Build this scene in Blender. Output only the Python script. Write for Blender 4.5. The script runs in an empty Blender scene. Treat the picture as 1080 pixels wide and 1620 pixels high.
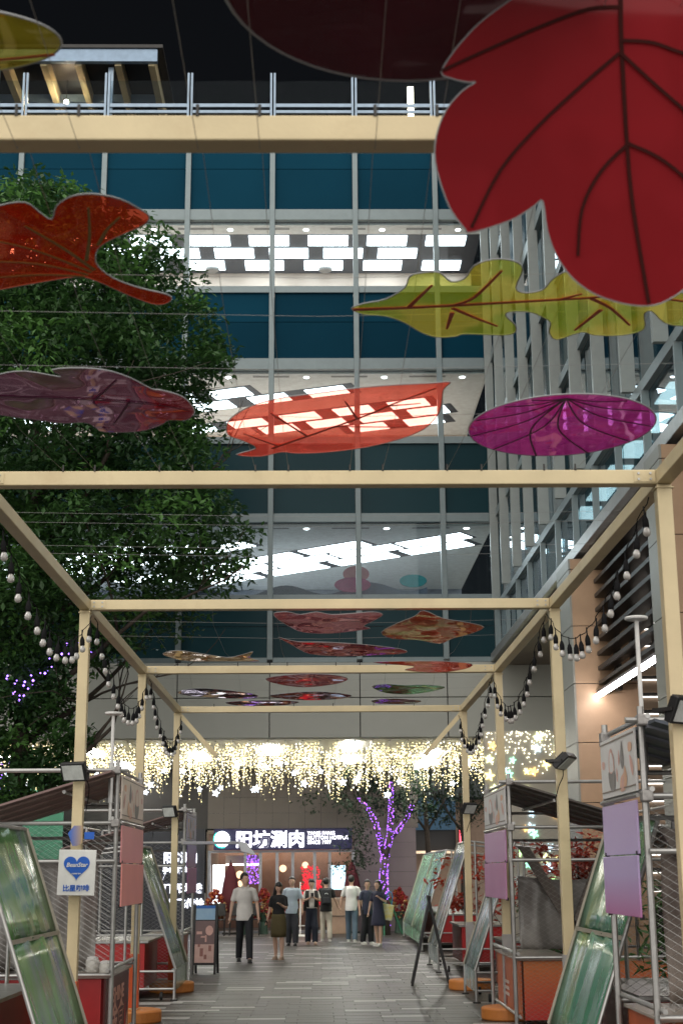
import bpy, bmesh, math, random
from mathutils import Vector, Matrix
random.seed(7)
R = math.radians
sc = bpy.context.scene
col = sc.collection
# ------------------------------------------------------------------ camera
cam_d = bpy.data.cameras.new('camera'); cam = bpy.data.objects.new('camera', cam_d); col.objects.link(cam)
cam_d.sensor_fit = 'VERTICAL'; cam_d.sensor_height = 36.0; cam_d.lens = 50.0
cam_d.clip_start = 0.1; cam_d.clip_end = 600
cam.matrix_world = Matrix.Translation((0, 0, 1.75)) @ Matrix.Rotation(R(-0.888), 4, 'Z') @ Matrix.Rotation(R(90 + 14.24), 4, 'X') @ Matrix.Rotation(R(-0.4), 4, 'Z')
cam_d.dof.use_dof = True; cam_d.dof.focus_distance = 17.0; cam_d.dof.aperture_fstop = 4.5
sc.camera = cam
# ------------------------------------------------------------------ night sky and the weak, wide key from behind the viewer
world = bpy.data.worlds.new('World'); sc.world = world; world.use_nodes = True
wn = world.node_tree.nodes; wl = world.node_tree.links; wn.clear()
wo = wn.new('ShaderNodeOutputWorld'); wb = wn.new('ShaderNodeBackground'); ws = wn.new('ShaderNodeTexSky'); wh = wn.new('ShaderNodeHueSaturation')
SUN_EL, SUN_AZ = 46, 3
ws.sky_type = 'NISHITA'; ws.sun_disc = False; ws.sun_elevation = R(SUN_EL); ws.sun_rotation = R(180 + SUN_AZ)
wh.inputs['Saturation'].default_value = 0.45
wl.new(ws.outputs[0], wh.inputs['Color']); wl.new(wh.outputs[0], wb.inputs['Color']); wl.new(wb.outputs[0], wo.inputs[0])
wb.inputs['Strength'].default_value = 0.0014
sd = bpy.data.lights.new('sun', 'SUN'); sun = bpy.data.objects.new('sun', sd); col.objects.link(sun)
sd.energy = 3.5; sd.angle = R(140); sd.color = (1.0, 0.96, 0.90)
sun.rotation_euler = (R(90 - SUN_EL), 0, R(-SUN_AZ)); sun.location = (-3, -20, 25)
sc.view_settings.view_transform = 'Standard'; sc.view_settings.look = 'None'; sc.view_settings.gamma = 1; sc.view_settings.exposure = 0.60
sc.view_settings.use_curve_mapping = False
sc.cycles.use_denoising = True; sc.cycles.max_bounces = 8; sc.cycles.transparent_max_bounces = 24; sc.cycles.caustics_reflective = False; sc.cycles.caustics_refractive = False
sc.cycles.sample_clamp_indirect = 4.0
# ------------------------------------------------------------------ materials
MATS = {}
def lin(c): return tuple((x / 12.92 if x <= 0.04045 else ((x + 0.055) / 1.055) ** 2.4) for x in c)
def nm(m): return m.node_tree.nodes, m.node_tree.links
def mat(name, colr, rough=0.55, metal=0.0, var=0.12, scale=6.0, bump=0.0, bscale=40.0, spec=0.5, coat=0.0, col2=None, stretch=(1, 1, 1), emit=None, es=0.0, trans=0.0):
    if name in MATS: return MATS[name]
    m = bpy.data.materials.new(name); m.use_nodes = True; n, l = nm(m); b = n['Principled BSDF']
    tc = n.new('ShaderNodeTexCoord'); mp = n.new('ShaderNodeMapping'); mp.inputs['Scale'].default_value = stretch
    l.new(tc.outputs['Object'], mp.inputs['Vector'])
    t = n.new('ShaderNodeTexNoise'); t.inputs['Scale'].default_value = scale; t.inputs['Detail'].default_value = 6; t.inputs['Roughness'].default_value = 0.6
    l.new(mp.outputs[0], t.inputs['Vector'])
    r = n.new('ShaderNodeValToRGB'); r.color_ramp.elements[0].position = 0.3; r.color_ramp.elements[1].position = 0.72
    if col2 is None:
        a = [max(0, c * (1 - var)) for c in colr]; c2 = [min(1, c * (1 + var)) for c in colr]
    else: a, c2 = colr, col2
    r.color_ramp.elements[0].color = (*a, 1); r.color_ramp.elements[1].color = (*c2, 1)
    l.new(t.outputs['Fac'], r.inputs['Fac']); l.new(r.outputs['Color'], b.inputs['Base Color'])
    b.inputs['Roughness'].default_value = rough; b.inputs['Metallic'].default_value = metal; b.inputs['Specular IOR Level'].default_value = spec
    if coat: b.inputs['Coat Weight'].default_value = coat; b.inputs['Coat Roughness'].default_value = 0.08
    if trans: b.inputs['Transmission Weight'].default_value = trans
    if bump:
        t2 = n.new('ShaderNodeTexNoise'); t2.inputs['Scale'].default_value = bscale; t2.inputs['Detail'].default_value = 4
        l.new(mp.outputs[0], t2.inputs['Vector'])
        bp = n.new('ShaderNodeBump'); bp.inputs['Strength'].default_value = bump; bp.inputs['Distance'].default_value = 0.02
        l.new(t2.outputs['Fac'], bp.inputs['Height']); l.new(bp.outputs[0], b.inputs['Normal'])
    if emit: b.inputs['Emission Color'].default_value = (*emit, 1); b.inputs['Emission Strength'].default_value = es
    MATS[name] = m; return m
def glow(name, colr, s, var=0.1, scale=3.0):
    if name in MATS: return MATS[name]
    m = bpy.data.materials.new(name); m.use_nodes = True; n, l = nm(m); n.clear()
    o = n.new('ShaderNodeOutputMaterial'); e = n.new('ShaderNodeEmission'); t = n.new('ShaderNodeTexNoise'); t.inputs['Scale'].default_value = scale
    r = n.new('ShaderNodeMapRange'); r.inputs['To Min'].default_value = s * (1 - var); r.inputs['To Max'].default_value = s * (1 + var)
    e.inputs['Color'].default_value = (*colr, 1)
    l.new(t.outputs['Fac'], r.inputs['Value']); l.new(r.outputs[0], e.inputs['Strength']); l.new(e.outputs[0], o.inputs[0])
    MATS[name] = m; return m
def schlick(n, l, ior, add=0.0):
    # angle dependent mirror share that is the same on both faces of a sheet
    f0 = ((ior - 1) / (ior + 1)) ** 2
    g = n.new('ShaderNodeNewGeometry'); d = n.new('ShaderNodeVectorMath'); d.operation = 'DOT_PRODUCT'; l.new(g.outputs['Normal'], d.inputs[0]); l.new(g.outputs['Incoming'], d.inputs[1])
    a = n.new('ShaderNodeMath'); a.operation = 'ABSOLUTE'; l.new(d.outputs['Value'], a.inputs[0]); s = n.new('ShaderNodeMath'); s.operation = 'SUBTRACT'; s.inputs[0].default_value = 1; s.use_clamp = True; l.new(a.outputs[0], s.inputs[1])
    p = n.new('ShaderNodeMath'); p.operation = 'POWER'; p.inputs[1].default_value = 5; l.new(s.outputs[0], p.inputs[0]); m = n.new('ShaderNodeMath'); m.operation = 'MULTIPLY_ADD'; m.inputs[1].default_value = 1 - f0; m.inputs[2].default_value = f0 + add; m.use_clamp = True; l.new(p.outputs[0], m.inputs[0])
    return m.outputs[0]
def glass(name, tint=(0.8, 0.88, 0.9), refl=0.10, rough=0.0, wave=0.0, ior=1.5):
    if name in MATS: return MATS[name]
    m = bpy.data.materials.new(name); m.use_nodes = True; n, l = nm(m); n.clear()
    o = n.new('ShaderNodeOutputMaterial'); tr = n.new('ShaderNodeBsdfTransparent'); g = n.new('ShaderNodeBsdfGlossy'); mx = n.new('ShaderNodeMixShader')
    fac = schlick(n, l, ior, refl)
    tr.inputs['Color'].default_value = (*tint, 1); g.inputs['Roughness'].default_value = rough; g.inputs['Color'].default_value = (0.9, 0.95, 1, 1)
    t = n.new('ShaderNodeTexNoise'); t.inputs['Scale'].default_value = 0.9; bp = n.new('ShaderNodeBump'); bp.inputs['Strength'].default_value = max(wave, 0.01); bp.inputs['Distance'].default_value = 0.05
    l.new(t.outputs['Fac'], bp.inputs['Height']); l.new(bp.outputs[0], g.inputs['Normal'])
    l.new(fac, mx.inputs[0]); l.new(tr.outputs[0], mx.inputs[1]); l.new(g.outputs[0], mx.inputs[2]); l.new(mx.outputs[0], o.inputs[0])
    MATS[name] = m; return m
def film(name, colr, tint, body=0.4, gloss=0.15, wave=0.25, col2=None, split=0.5, glow_thru=0.5, ior=1.45, tipx=None, tipc=(.3, .01, .02)):
    """printed acrylic sheet: part dyed body (diffuse + translucent), part see-through tint, a wavy mirror coat"""
    if name in MATS: return MATS[name]
    m = bpy.data.materials.new(name); m.use_nodes = True; n, l = nm(m); n.clear()
    o = n.new('ShaderNodeOutputMaterial'); tr = n.new('ShaderNodeBsdfTransparent'); d = n.new('ShaderNodeBsdfDiffuse'); tl = n.new('ShaderNodeBsdfTranslucent'); g = n.new('ShaderNodeBsdfGlossy')
    tc = n.new('ShaderNodeTexCoord'); t = n.new('ShaderNodeTexNoise'); t.inputs['Scale'].default_value = 2.4; t.inputs['Detail'].default_value = 2; l.new(tc.outputs['Object'], t.inputs['Vector'])
    r = n.new('ShaderNodeValToRGB'); r.color_ramp.elements[0].position = split - 0.04; r.color_ramp.elements[1].position = split + 0.04
    c2 = col2 or tuple(min(1, c * 1.25) for c in colr)
    r.color_ramp.elements[0].color = (*colr, 1); r.color_ramp.elements[1].color = (*c2, 1); l.new(t.outputs['Fac'], r.inputs['Fac'])
    csock = r.outputs[0]
    if tipx is not None:
        sp = n.new('ShaderNodeSeparateXYZ'); l.new(tc.outputs['Object'], sp.inputs[0]); mr = n.new('ShaderNodeMapRange'); mr.inputs['From Min'].default_value = tipx; mr.inputs['From Max'].default_value = tipx + 0.02; l.new(sp.outputs['X'], mr.inputs['Value'])
        mc = n.new('ShaderNodeMix'); mc.data_type = 'RGBA'; l.new(mr.outputs[0], mc.inputs['Factor']); l.new(csock, mc.inputs[6]); mc.inputs[7].default_value = (*tipc, 1); csock = mc.outputs[2]
    for s in (d, tl): l.new(csock, s.inputs['Color'])
    body = 1 - math.sqrt(max(0.0, 1 - body)); tint = tuple(math.sqrt(c) for c in tint)   # a sheet has two faces
    tr.inputs['Color'].default_value = (*tint, 1); g.inputs['Roughness'].default_value = 0.03; g.inputs['Color'].default_value = (*[0.35 + 0.65 * c for c in c2], 1)
    t2 = n.new('ShaderNodeTexNoise'); t2.inputs['Scale'].default_value = 2.2; t2.inputs['Detail'].default_value = 1; l.new(tc.outputs['Object'], t2.inputs['Vector'])
    bp = n.new('ShaderNodeBump'); bp.inputs['Strength'].default_value = wave; bp.inputs['Distance'].default_value = 0.06; l.new(t2.outputs['Fac'], bp.inputs['Height']); l.new(bp.outputs[0], g.inputs['Normal'])
    m0 = n.new('ShaderNodeMixShader'); m0.inputs[0].default_value = glow_thru; l.new(d.outputs[0], m0.inputs[1]); l.new(tl.outputs[0], m0.inputs[2])
    m1 = n.new('ShaderNodeMixShader'); m1.inputs[0].default_value = body; l.new(tr.outputs[0], m1.inputs[1]); l.new(m0.outputs[0], m1.inputs[2])
    fac = schlick(n, l, ior, gloss)
    m2 = n.new('ShaderNodeMixShader'); l.new(fac, m2.inputs[0]); l.new(m1.outputs[0], m2.inputs[1]); l.new(g.outputs[0], m2.inputs[2]); l.new(m2.outputs[0], o.inputs[0])
    MATS[name] = m; return m
# ------------------------------------------------------------------ mesh builder
class MB:
    def __init__(s): s.v = []; s.f = []
    def add(s, v, f):
        k = len(s.v); s.v += [tuple(p) for p in v]; s.f += [tuple(i + k for i in q) for q in f]; return s
    def box(s, x0, x1, y0, y1, z0, z1, M=None):
        v = [Vector((x, y, z)) for x in (x0, x1) for y in (y0, y1) for z in (z0, z1)]
        if M: v = [M @ p for p in v]
        return s.add(v, [(0, 1, 3, 2), (4, 6, 7, 5), (0, 4, 5, 1), (2, 3, 7, 6), (0, 2, 6, 4), (1, 5, 7, 3)])
    def tube(s, pts, r, n=8, caps=True, flat=1.0, up=None):
        pts = [Vector(p) for p in pts]; rs = r if isinstance(r, (list, tuple)) else [r] * len(pts)
        rings = []; prev = None
        for i, p in enumerate(pts):
            a = pts[max(i - 1, 0)]; b = pts[min(i + 1, len(pts) - 1)]; d = (b - a)
            d = d.normalized() if d.length > 1e-9 else Vector((0, 0, 1))
            if prev is None:
                h = Vector(up) if up else (Vector((1, 0, 0)) if abs(d.x) < 0.9 else Vector((0, 1, 0)))
            else: h = prev
            u = (h - d * h.dot(d)); u = u.normalized() if u.length > 1e-6 else d.orthogonal().normalized()
            prev = u; w = d.cross(u)
            rings.append([p + u * (rs[i] * math.cos(2 * math.pi * k / n)) + w * (rs[i] * flat * math.sin(2 * math.pi * k / n)) for k in range(n)])
        v = [q for rg in rings for q in rg]; f = []
        for i in range(len(pts) - 1):
            for k in range(n): f.append((i * n + k, i * n + (k + 1) % n, (i + 1) * n + (k + 1) % n, (i + 1) * n + k))
        if caps: f.append(tuple(range(n - 1, -1, -1))); f.append(tuple((len(pts) - 1) * n + k for k in range(n)))
        return s.add(v, f)
    def lathe(s, prof, n=16, c=(0, 0, 0), sx=1, sy=1):
        v = []; f = []
        for r, z in prof:
            for k in range(n): v.append((c[0] + sx * r * math.cos(2 * math.pi * k / n), c[1] + sy * r * math.sin(2 * math.pi * k / n), c[2] + z))
        for i in range(len(prof) - 1):
            for k in range(n): f.append((i * n + k, i * n + (k + 1) % n, (i + 1) * n + (k + 1) % n, (i + 1) * n + k))
        f.append(tuple(range(n - 1, -1, -1))); f.append(tuple((len(prof) - 1) * n + k for k in range(n)))
        return s.add(v, f)
    def ball(s, c, r, n=10, sx=1, sy=1, sz=1):
        m = max(4, n // 2 + 1)
        return s.lathe([(max(1e-4, r * math.sin(math.pi * i / m)), -r * sz * math.cos(math.pi * i / m)) for i in range(m + 1)], n, c, sx, sy)
    def octa(s, c, r):
        x, y, z = c
        return s.add([(x + r, y, z), (x, y + r, z), (x - r, y, z), (x, y - r, z), (x, y, z + r), (x, y, z - r)], [(0, 1, 4), (1, 2, 4), (2, 3, 4), (3, 0, 4), (1, 0, 5), (2, 1, 5), (3, 2, 5), (0, 3, 5)])
    def plate(s, o, z0, z1, M=None):
        n = len(o); v = [Vector((p[0], p[1], z0)) for p in o] + [Vector((p[0], p[1], z1)) for p in o]
        if M: v = [M @ p for p in v]
        return s.add(v, [tuple(range(n - 1, -1, -1)), tuple(range(n, 2 * n))] + [(i, (i + 1) % n, n + (i + 1) % n, n + i) for i in range(n)])
    def ribbon(s, pts, w0, w1, z0, z1):
        P = [Vector((p[0], p[1])) for p in pts]; L_, R_ = [], []
        for i, p in enumerate(P):
            d = (P[min(i + 1, len(P) - 1)] - P[max(i - 1, 0)]).normalized(); nn = Vector((-d.y, d.x)); w = w0 + (w1 - w0) * i / (len(P) - 1)
            L_.append(p + nn * w / 2); R_.append(p - nn * w / 2)
        for i in range(len(P) - 1):
            q = [L_[i], R_[i], R_[i + 1], L_[i + 1]]; s.plate([(a.x, a.y) for a in q], z0, z1)
        return s
    def mesh(s, name, m, smooth=False):
        me = bpy.data.meshes.new(name); me.from_pydata(s.v, [], s.f); me.update()
        for x in (m if isinstance(m, (list, tuple)) else [m]): me.materials.append(x)
        if smooth: me.polygons.foreach_set('use_smooth', [True] * len(me.polygons))
        return me
    def build(s, name, m, parent=None, smooth=False, bevel=0, local=False, fix=True):
        if parent is not None and not local:
            off = Vector((0, 0, 0)); p = parent
            while p: off += p.location; p = p.parent
            s.v = [(a[0] - off.x, a[1] - off.y, a[2] - off.z) for a in s.v]
        me = s.mesh(name, m, smooth)
        if fix:
            bm = bmesh.new(); bm.from_mesh(me); bmesh.ops.recalc_face_normals(bm, faces=bm.faces); bm.to_mesh(me); bm.free()
        o = bpy.data.objects.new(name, me); col.objects.link(o)
        if parent is not None: o.parent = parent
        if bevel:
            b = o.modifiers.new('bevel', 'BEVEL'); b.width = bevel; b.segments = 2; b.limit_method = 'ANGLE'
        return o
def tag(o, label=None, cat=None, group=None, kind=None):
    if label: o['label'] = label
    if cat: o['category'] = cat
    if group: o['group'] = group
    if kind: o['kind'] = kind
    return o
def thing(name, label, cat, loc=(0, 0, 0), rz=0, group=None):
    o = bpy.data.objects.new(name, None); col.objects.link(o); o.location = loc; o.rotation_euler = (0, 0, rz); o.empty_display_size = 0.2
    return tag(o, label, cat, group)
def inst(name, me, parent, loc=(0, 0, 0), rot=(0, 0, 0), scale=(1, 1, 1)):
    o = bpy.data.objects.new(name, me); col.objects.link(o); o.parent = parent; o.location = loc; o.rotation_euler = rot; o.scale = scale; return o
def copy_tree(o, parent=None):
    c = o.copy(); col.objects.link(c); c.parent = parent
    for ch in list(o.children): copy_tree(ch, c)
    return c
def eval_mesh(o):
    dg = bpy.context.evaluated_depsgraph_get(); dg.update()
    return bpy.data.meshes.new_from_object(o.evaluated_get(dg))
def text(body, size, m, parent, loc, rot, name='lettering', bold=0.0, ext=0.01, align='LEFT', shear=0.0, sx=1.0):
    c = bpy.data.curves.new(name, 'FONT'); c.body = body; c.size = size; c.extrude = ext; c.offset = bold; c.align_x = align; c.shear = shear; c.space_line = 0.9; c.resolution_u = 3
    o = bpy.data.objects.new(name, c); col.objects.link(o); me = eval_mesh(o); bpy.data.objects.remove(o); bpy.data.curves.remove(c)
    me.materials.clear(); me.materials.append(m); me.name = name
    q = bpy.data.objects.new(name, me); col.objects.link(q)
    off = Vector((0, 0, 0)); p = parent
    while p: off += p.location; p = p.parent
    q.parent = parent; q.location = Vector(loc) - off; q.rotation_euler = rot; q.scale = (sx, 1, 1)
    return q
def remeshed(mb, name, m, voxel, parent, smooth_it=3, loc=True):
    o = mb.build(name, m, None, fix=True); r = o.modifiers.new('r', 'REMESH'); r.mode = 'VOXEL'; r.voxel_size = voxel
    s = o.modifiers.new('s', 'SMOOTH'); s.iterations = smooth_it; s.factor = 0.5
    me = eval_mesh(o); bpy.data.objects.remove(o); me.name = name
    me.polygons.foreach_set('use_smooth', [True] * len(me.polygons))
    q = bpy.data.objects.new(name, me); col.objects.link(q); q.parent = parent; return q
def catmull(o, k=3, closed=True):
    n = len(o); out = []
    for i in range(n if closed else n - 1):
        p0, p1, p2, p3 = (o[(i - 1) % n], o[i], o[(i + 1) % n], o[(i + 2) % n]) if closed else (o[max(i - 1, 0)], o[i], o[i + 1], o[min(i + 2, n - 1)])
        for j in range(k):
            t = j / k
            out.append(tuple(0.5 * (2 * p1[c] + (p2[c] - p0[c]) * t + (2 * p0[c] - 5 * p1[c] + 4 * p2[c] - p3[c]) * t * t + (3 * p1[c] - p0[c] - 3 * p2[c] + p3[c]) * t ** 3) for c in range(len(p1))))
    if not closed: out.append(tuple(o[-1]))
    return out
GOLD = mat('gold_painted_steel', (0.60, 0.50, 0.305), 0.45, 0.12, 0.10, 2.0, 0.04, 60)
def weather(m, amount, tint, scale=1.4, lo=.52, hi=.75, stretch=(1, 1, 1)):
    # worn, stained patches with a shape of their own, laid in place coordinates over the paint
    n, l = nm(m); b = n['Principled BSDF']; src = b.inputs['Base Color'].links[0].from_socket
    ge = n.new('ShaderNodeNewGeometry'); mp = n.new('ShaderNodeMapping'); mp.inputs['Scale'].default_value = stretch; l.new(ge.outputs['Position'], mp.inputs[0]); t = n.new('ShaderNodeTexNoise'); t.inputs['Scale'].default_value = scale; t.inputs['Detail'].default_value = 8; t.inputs['Roughness'].default_value = .65; l.new(mp.outputs[0], t.inputs[0])
    mr = n.new('ShaderNodeMapRange'); mr.inputs['From Min'].default_value = lo; mr.inputs['From Max'].default_value = hi; mr.inputs['To Max'].default_value = amount; l.new(t.outputs['Fac'], mr.inputs['Value'])
    mx = n.new('ShaderNodeMix'); mx.data_type = 'RGBA'; l.new(mr.outputs[0], mx.inputs['Factor']); l.new(src, mx.inputs[6]); mx.inputs[7].default_value = (*tint, 1); l.new(mx.outputs[2], b.inputs['Base Color'])
weather(GOLD, .35, (.36, .25, .13), 2.6, .55, .75)
STEEL = mat('galvanised_tube', (0.42, 0.42, 0.41), 0.36, 0.75, 0.16, 9, 0.03, 80)
BLACK = mat('black_plastic', (0.012, 0.012, 0.013), 0.45)
WHITE = mat('white_paint', (0.72, 0.72, 0.70), 0.5)
DARKST = mat('dark_steel', (0.035, 0.033, 0.032), 0.45, 0.4)
LEAF = {
'orange': {'c':[0.04,7.628,4.2],'out':[(-0.572,0.115),(-0.534,-0.094),(-0.418,-0.303),(-0.261,-0.44),(-0.059,-0.521),(0.139,-0.6),(0.335,-0.649),(0.53,-0.677),(0.633,-0.696),(0.607,-0.578),(0.617,-0.329),(0.607,-0.109),(0.546,0.123),(0.418,0.305),(0.238,0.456),(0.014,0.559),(-0.176,0.584),(-0.271,0.556),(-0.4,0.648),(-0.543,0.607),(-0.419,0.476),(-0.486,0.323),(-0.554,0.236)],'veins':[[(-0.325,0.464),(0.168,-0.101),(0.349,-0.352),(0.567,-0.618)],[(-0.116,0.215),(-0.309,-0.205)],[(0.168,-0.101),(0.093,-0.417)],[(0.029,0.036),(0.476,0.051)],[(-0.286,0.413),(-0.477,0.163)],[(0.333,-0.331),(0.501,-0.372)]]},
'oak': {'c':[0.929,5.919,4.2],'out':[(-0.785,0.029),(-0.733,-0.029),(-0.637,-0.079),(-0.56,-0.205),(-0.546,-0.325),(-0.49,-0.365),(-0.423,-0.364),(-0.369,-0.272),(-0.31,-0.305),(-0.284,-0.435),(-0.212,-0.498),(-0.132,-0.485),(-0.078,-0.403),(-0.081,-0.204),(-0.032,-0.148),(0.04,-0.183),(0.067,-0.305),(0.121,-0.383),(0.231,-0.37),(0.34,-0.291),(0.447,-0.237),(0.6,-0.168),(0.785,-0.097),(0.899,0.012),(0.853,0.162),(0.756,0.239),(0.658,0.2),(0.569,0.062),(0.543,0.1),(0.582,0.278),(0.501,0.358),(0.366,0.358),(0.299,0.317),(0.196,0.414),(0.145,0.316),(0.132,0.198),(0.077,0.121),(0.012,0.068),(-0.074,0.068),(-0.082,0.121),(-0.023,0.236),(-0.019,0.332),(-0.082,0.356),(-0.247,0.339),(-0.289,0.371),(-0.378,0.379),(-0.457,0.314),(-0.538,0.196),(-0.628,0.119),(-0.729,0.096)],'veins':[[(-0.779,0.029),(-0.548,0.008),(-0.269,-0.028),(-0.021,-0.063),(0.225,-0.098),(0.443,-0.126),(0.804,-0.025)],[(-0.534,0.008),(-0.446,-0.245)],[(-0.325,-0.028),(-0.25,-0.114),(-0.165,-0.396)],[(-0.336,0.008),(-0.226,0.12),(-0.109,0.228)],[(-0.332,0.06),(-0.34,0.259)],[(0.267,-0.098),(0.372,0.01),(0.501,0.215)],[(0.333,0.025),(0.257,0.277)],[(0.129,-0.091),(0.215,-0.155)]]},
'ginkgo': {'c':[-0.972,5.355,4.2],'out':[(-0.231,-0.421),(-0.131,-0.447),(-0.094,-0.368),(-0.058,-0.303),(-0.017,-0.421),(0.055,-0.498),(0.14,-0.514),(0.228,-0.473),(0.289,-0.395),(0.32,-0.33),(0.292,-0.259),(0.199,-0.174),(0.112,-0.087),(0.065,0.003),(0.054,0.127),(0.101,0.256),(0.196,0.357),(0.303,0.426),(0.325,0.476),(0.291,0.533),(0.23,0.533),(0.132,0.426),(0.018,0.276),(-0.057,0.243),(-0.228,0.302),(-0.405,0.377),(-0.589,0.459),(-0.632,0.255),(-0.538,-0.058),(-0.376,-0.314)],'veins':[[(0.036,0.159),(-0.057,-0.058),(-0.169,-0.259)],[(0.02,0.178),(-0.164,-0.028),(-0.341,-0.146)],[(0.003,0.204),(-0.188,0.095),(-0.44,0.064)],[(0.017,0.064),(0.068,-0.174),(0.102,-0.421)],[(0.087,-0.087),(0.145,-0.231),(0.21,-0.341)],[(-0.014,0.223),(-0.209,0.203),(-0.512,0.255)]]},
'dusk': {'c':[-1.239,7.237,4.2],'out':[(-0.674,-0.11),(-0.531,-0.299),(-0.373,-0.432),(-0.236,-0.478),(-0.071,-0.392),(-0.097,-0.495),(0.024,-0.522),(0.162,-0.494),(0.273,-0.381),(0.365,-0.205),(0.412,-0.185),(0.517,-0.072),(0.557,0.162),(0.498,0.318),(0.403,0.317),(0.348,0.409),(0.209,0.526),(0.01,0.536),(-0.03,0.441),(-0.07,0.359),(-0.195,0.37),(-0.325,0.312),(-0.515,0.221),(-0.658,0.099)],'veins':[[(-0.639,-0.12),(-0.25,-0.077),(0.077,-0.034),(0.386,0.053),(0.531,0.14)],[(0.043,-0.034),(0.205,-0.353)],[(0.222,0.009),(0.085,0.384)]]},
'pinkcloud': {'c':[0.096,13.774,4.15],'out':[(-0.539,-0.415),(-0.405,-0.48),(-0.288,-0.341),(-0.136,-0.473),(0.015,-0.334),(0.225,-0.397),(0.404,-0.46),(0.5,-0.322),(0.421,0.028),(0.336,0.321),(0.405,0.475),(0.248,0.626),(-0.01,0.777),(-0.27,0.691),(-0.393,0.378),(-0.507,-0.066)],'veins':[]},
'redlong': {'c':[0.225,15.542,4.15],'out':[(-0.668,-0.762),(-0.474,-0.462),(-0.136,-0.41),(0.277,-0.223),(0.673,0.104),(0.724,0.386),(0.444,0.521),(0.014,0.604),(-0.345,0.4),(-0.513,-0.158)],'veins':[]},
'patch': {'c':[1.134,14.307,4.15],'out':[(-0.508,0.179),(-0.362,-0.389),(-0.228,-0.743),(-0.158,-1.049),(0.057,-0.631),(0.33,-0.371),(0.516,-0.104),(0.428,0.284),(0.26,0.608),(0.153,0.947),(-0.104,0.682),(-0.378,0.59)],'veins':[]},
'tan': {'c':[-1.201,16.119,4.15],'out':[(-0.565,-0.228),(-0.386,-0.457),(-0.127,-0.215),(0.138,0.084),(0.332,-0.153),(0.447,-0.338),(0.391,0.092),(0.487,0.396),(0.119,0.384),(-0.321,0.369),(-0.51,0.063)],'veins':[]},
'scarlet': {'c':[1.244,16.614,4.1],'out':[(-0.639,-0.299),(-0.279,-0.389),(0.158,-0.374),(0.507,-0.159),(0.475,0.263),(0.16,0.582),(-0.237,0.347),(-0.144,0.028)],'veins':[]},
'rose': {'c':[-0.165,17.796,4.1],'out':[(-0.52,-0.098),(-0.276,-0.439),(0.034,-0.542),(0.343,-0.416),(0.505,-0.059),(0.351,0.425),(-0.058,0.729),(-0.377,0.397)],'veins':[]},
'greenpurple': {'c':[1.147,18.677,4.1],'out':[(-0.481,-0.181),(-0.311,-0.431),(-0.059,-0.294),(0.183,-0.349),(0.469,-0.145),(0.393,0.25),(0.08,0.651),(-0.27,0.496)],'veins':[]},
'plumlong': {'c':[-1.386,19.173,4.1],'out':[(-0.503,-0.251),(-0.241,-0.574),(0.079,-0.429),(0.394,-0.077),(0.531,0.28),(0.361,0.563),(-0.15,0.395),(-0.469,0.096)],'veins':[]},
'plummid': {'c':[-0.084,19.44,4.1],'out':[(-0.625,0.019),(-0.316,-0.32),(0.024,-0.443),(0.365,-0.222),(0.508,0.067),(0.286,0.423),(-0.244,0.474)],'veins':[]},
'plumfar': {'c':[-0.812,20.251,4.1],'out':[(-0.53,-0.078),(-0.136,-0.289),(0.306,-0.27),(0.506,-0.032),(0.199,0.346),(-0.346,0.321)],'veins':[]},
'brownfar': {'c':[1.051,20.159,4.1],'out':[(-0.332,-0.124),(-0.057,-0.336),(0.355,-0.094),(0.245,0.287),(-0.21,0.266)],'veins':[]},
'big': {'c':[0,4.05,3.4],'out':[(1.003,0.024),(0.926,0.031),(0.838,0.06),(0.77,0.108),(0.721,0.174),(0.691,0.25),(0.676,0.338),(0.651,0.325),(0.594,0.288),(0.527,0.263),(0.455,0.244),(0.441,0.256),(0.402,0.306),(0.373,0.372),(0.35,0.456),(0.353,0.531),(0.381,0.605),(0.428,0.661),(0.47,0.688),(0.447,0.688),(0.4,0.698),(0.367,0.716),(0.399,0.771),(0.437,0.817),(0.483,0.863),(0.558,0.918),(0.615,0.955),(0.746,1.037),(0.896,1.064),(1.085,1.038),(1.239,0.956),(1.336,0.892),(1.423,0.819),(1.474,0.745),(1.427,0.699),(1.39,0.68),(1.44,0.597),(1.502,0.485),(1.505,0.391),(1.46,0.288),(1.414,0.236),(1.316,0.269),(1.238,0.316),(1.23,0.24),(1.184,0.155),(1.128,0.088),(1.061,0.041)],'veins':[[(0.898,0.964),(0.902,0.836),(0.908,0.744),(0.926,0.513),(0.949,0.316),(1.003,0.031)],[(0.899,0.906),(0.804,0.9),(0.673,0.854),(0.522,0.79),(0.367,0.721)],[(0.898,0.772),(0.789,0.68),(0.658,0.559),(0.545,0.428),(0.46,0.259)],[(0.93,0.507),(0.851,0.428),(0.795,0.316),(0.784,0.174)],[(0.907,0.809),(0.996,0.803),(1.092,0.772),(1.283,0.726),(1.446,0.717)],[(0.93,0.507),(1.023,0.466),(1.12,0.391),(1.219,0.278)],[(0.902,0.772),(1.018,0.671),(1.194,0.522),(1.392,0.316)]]},
}
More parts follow.
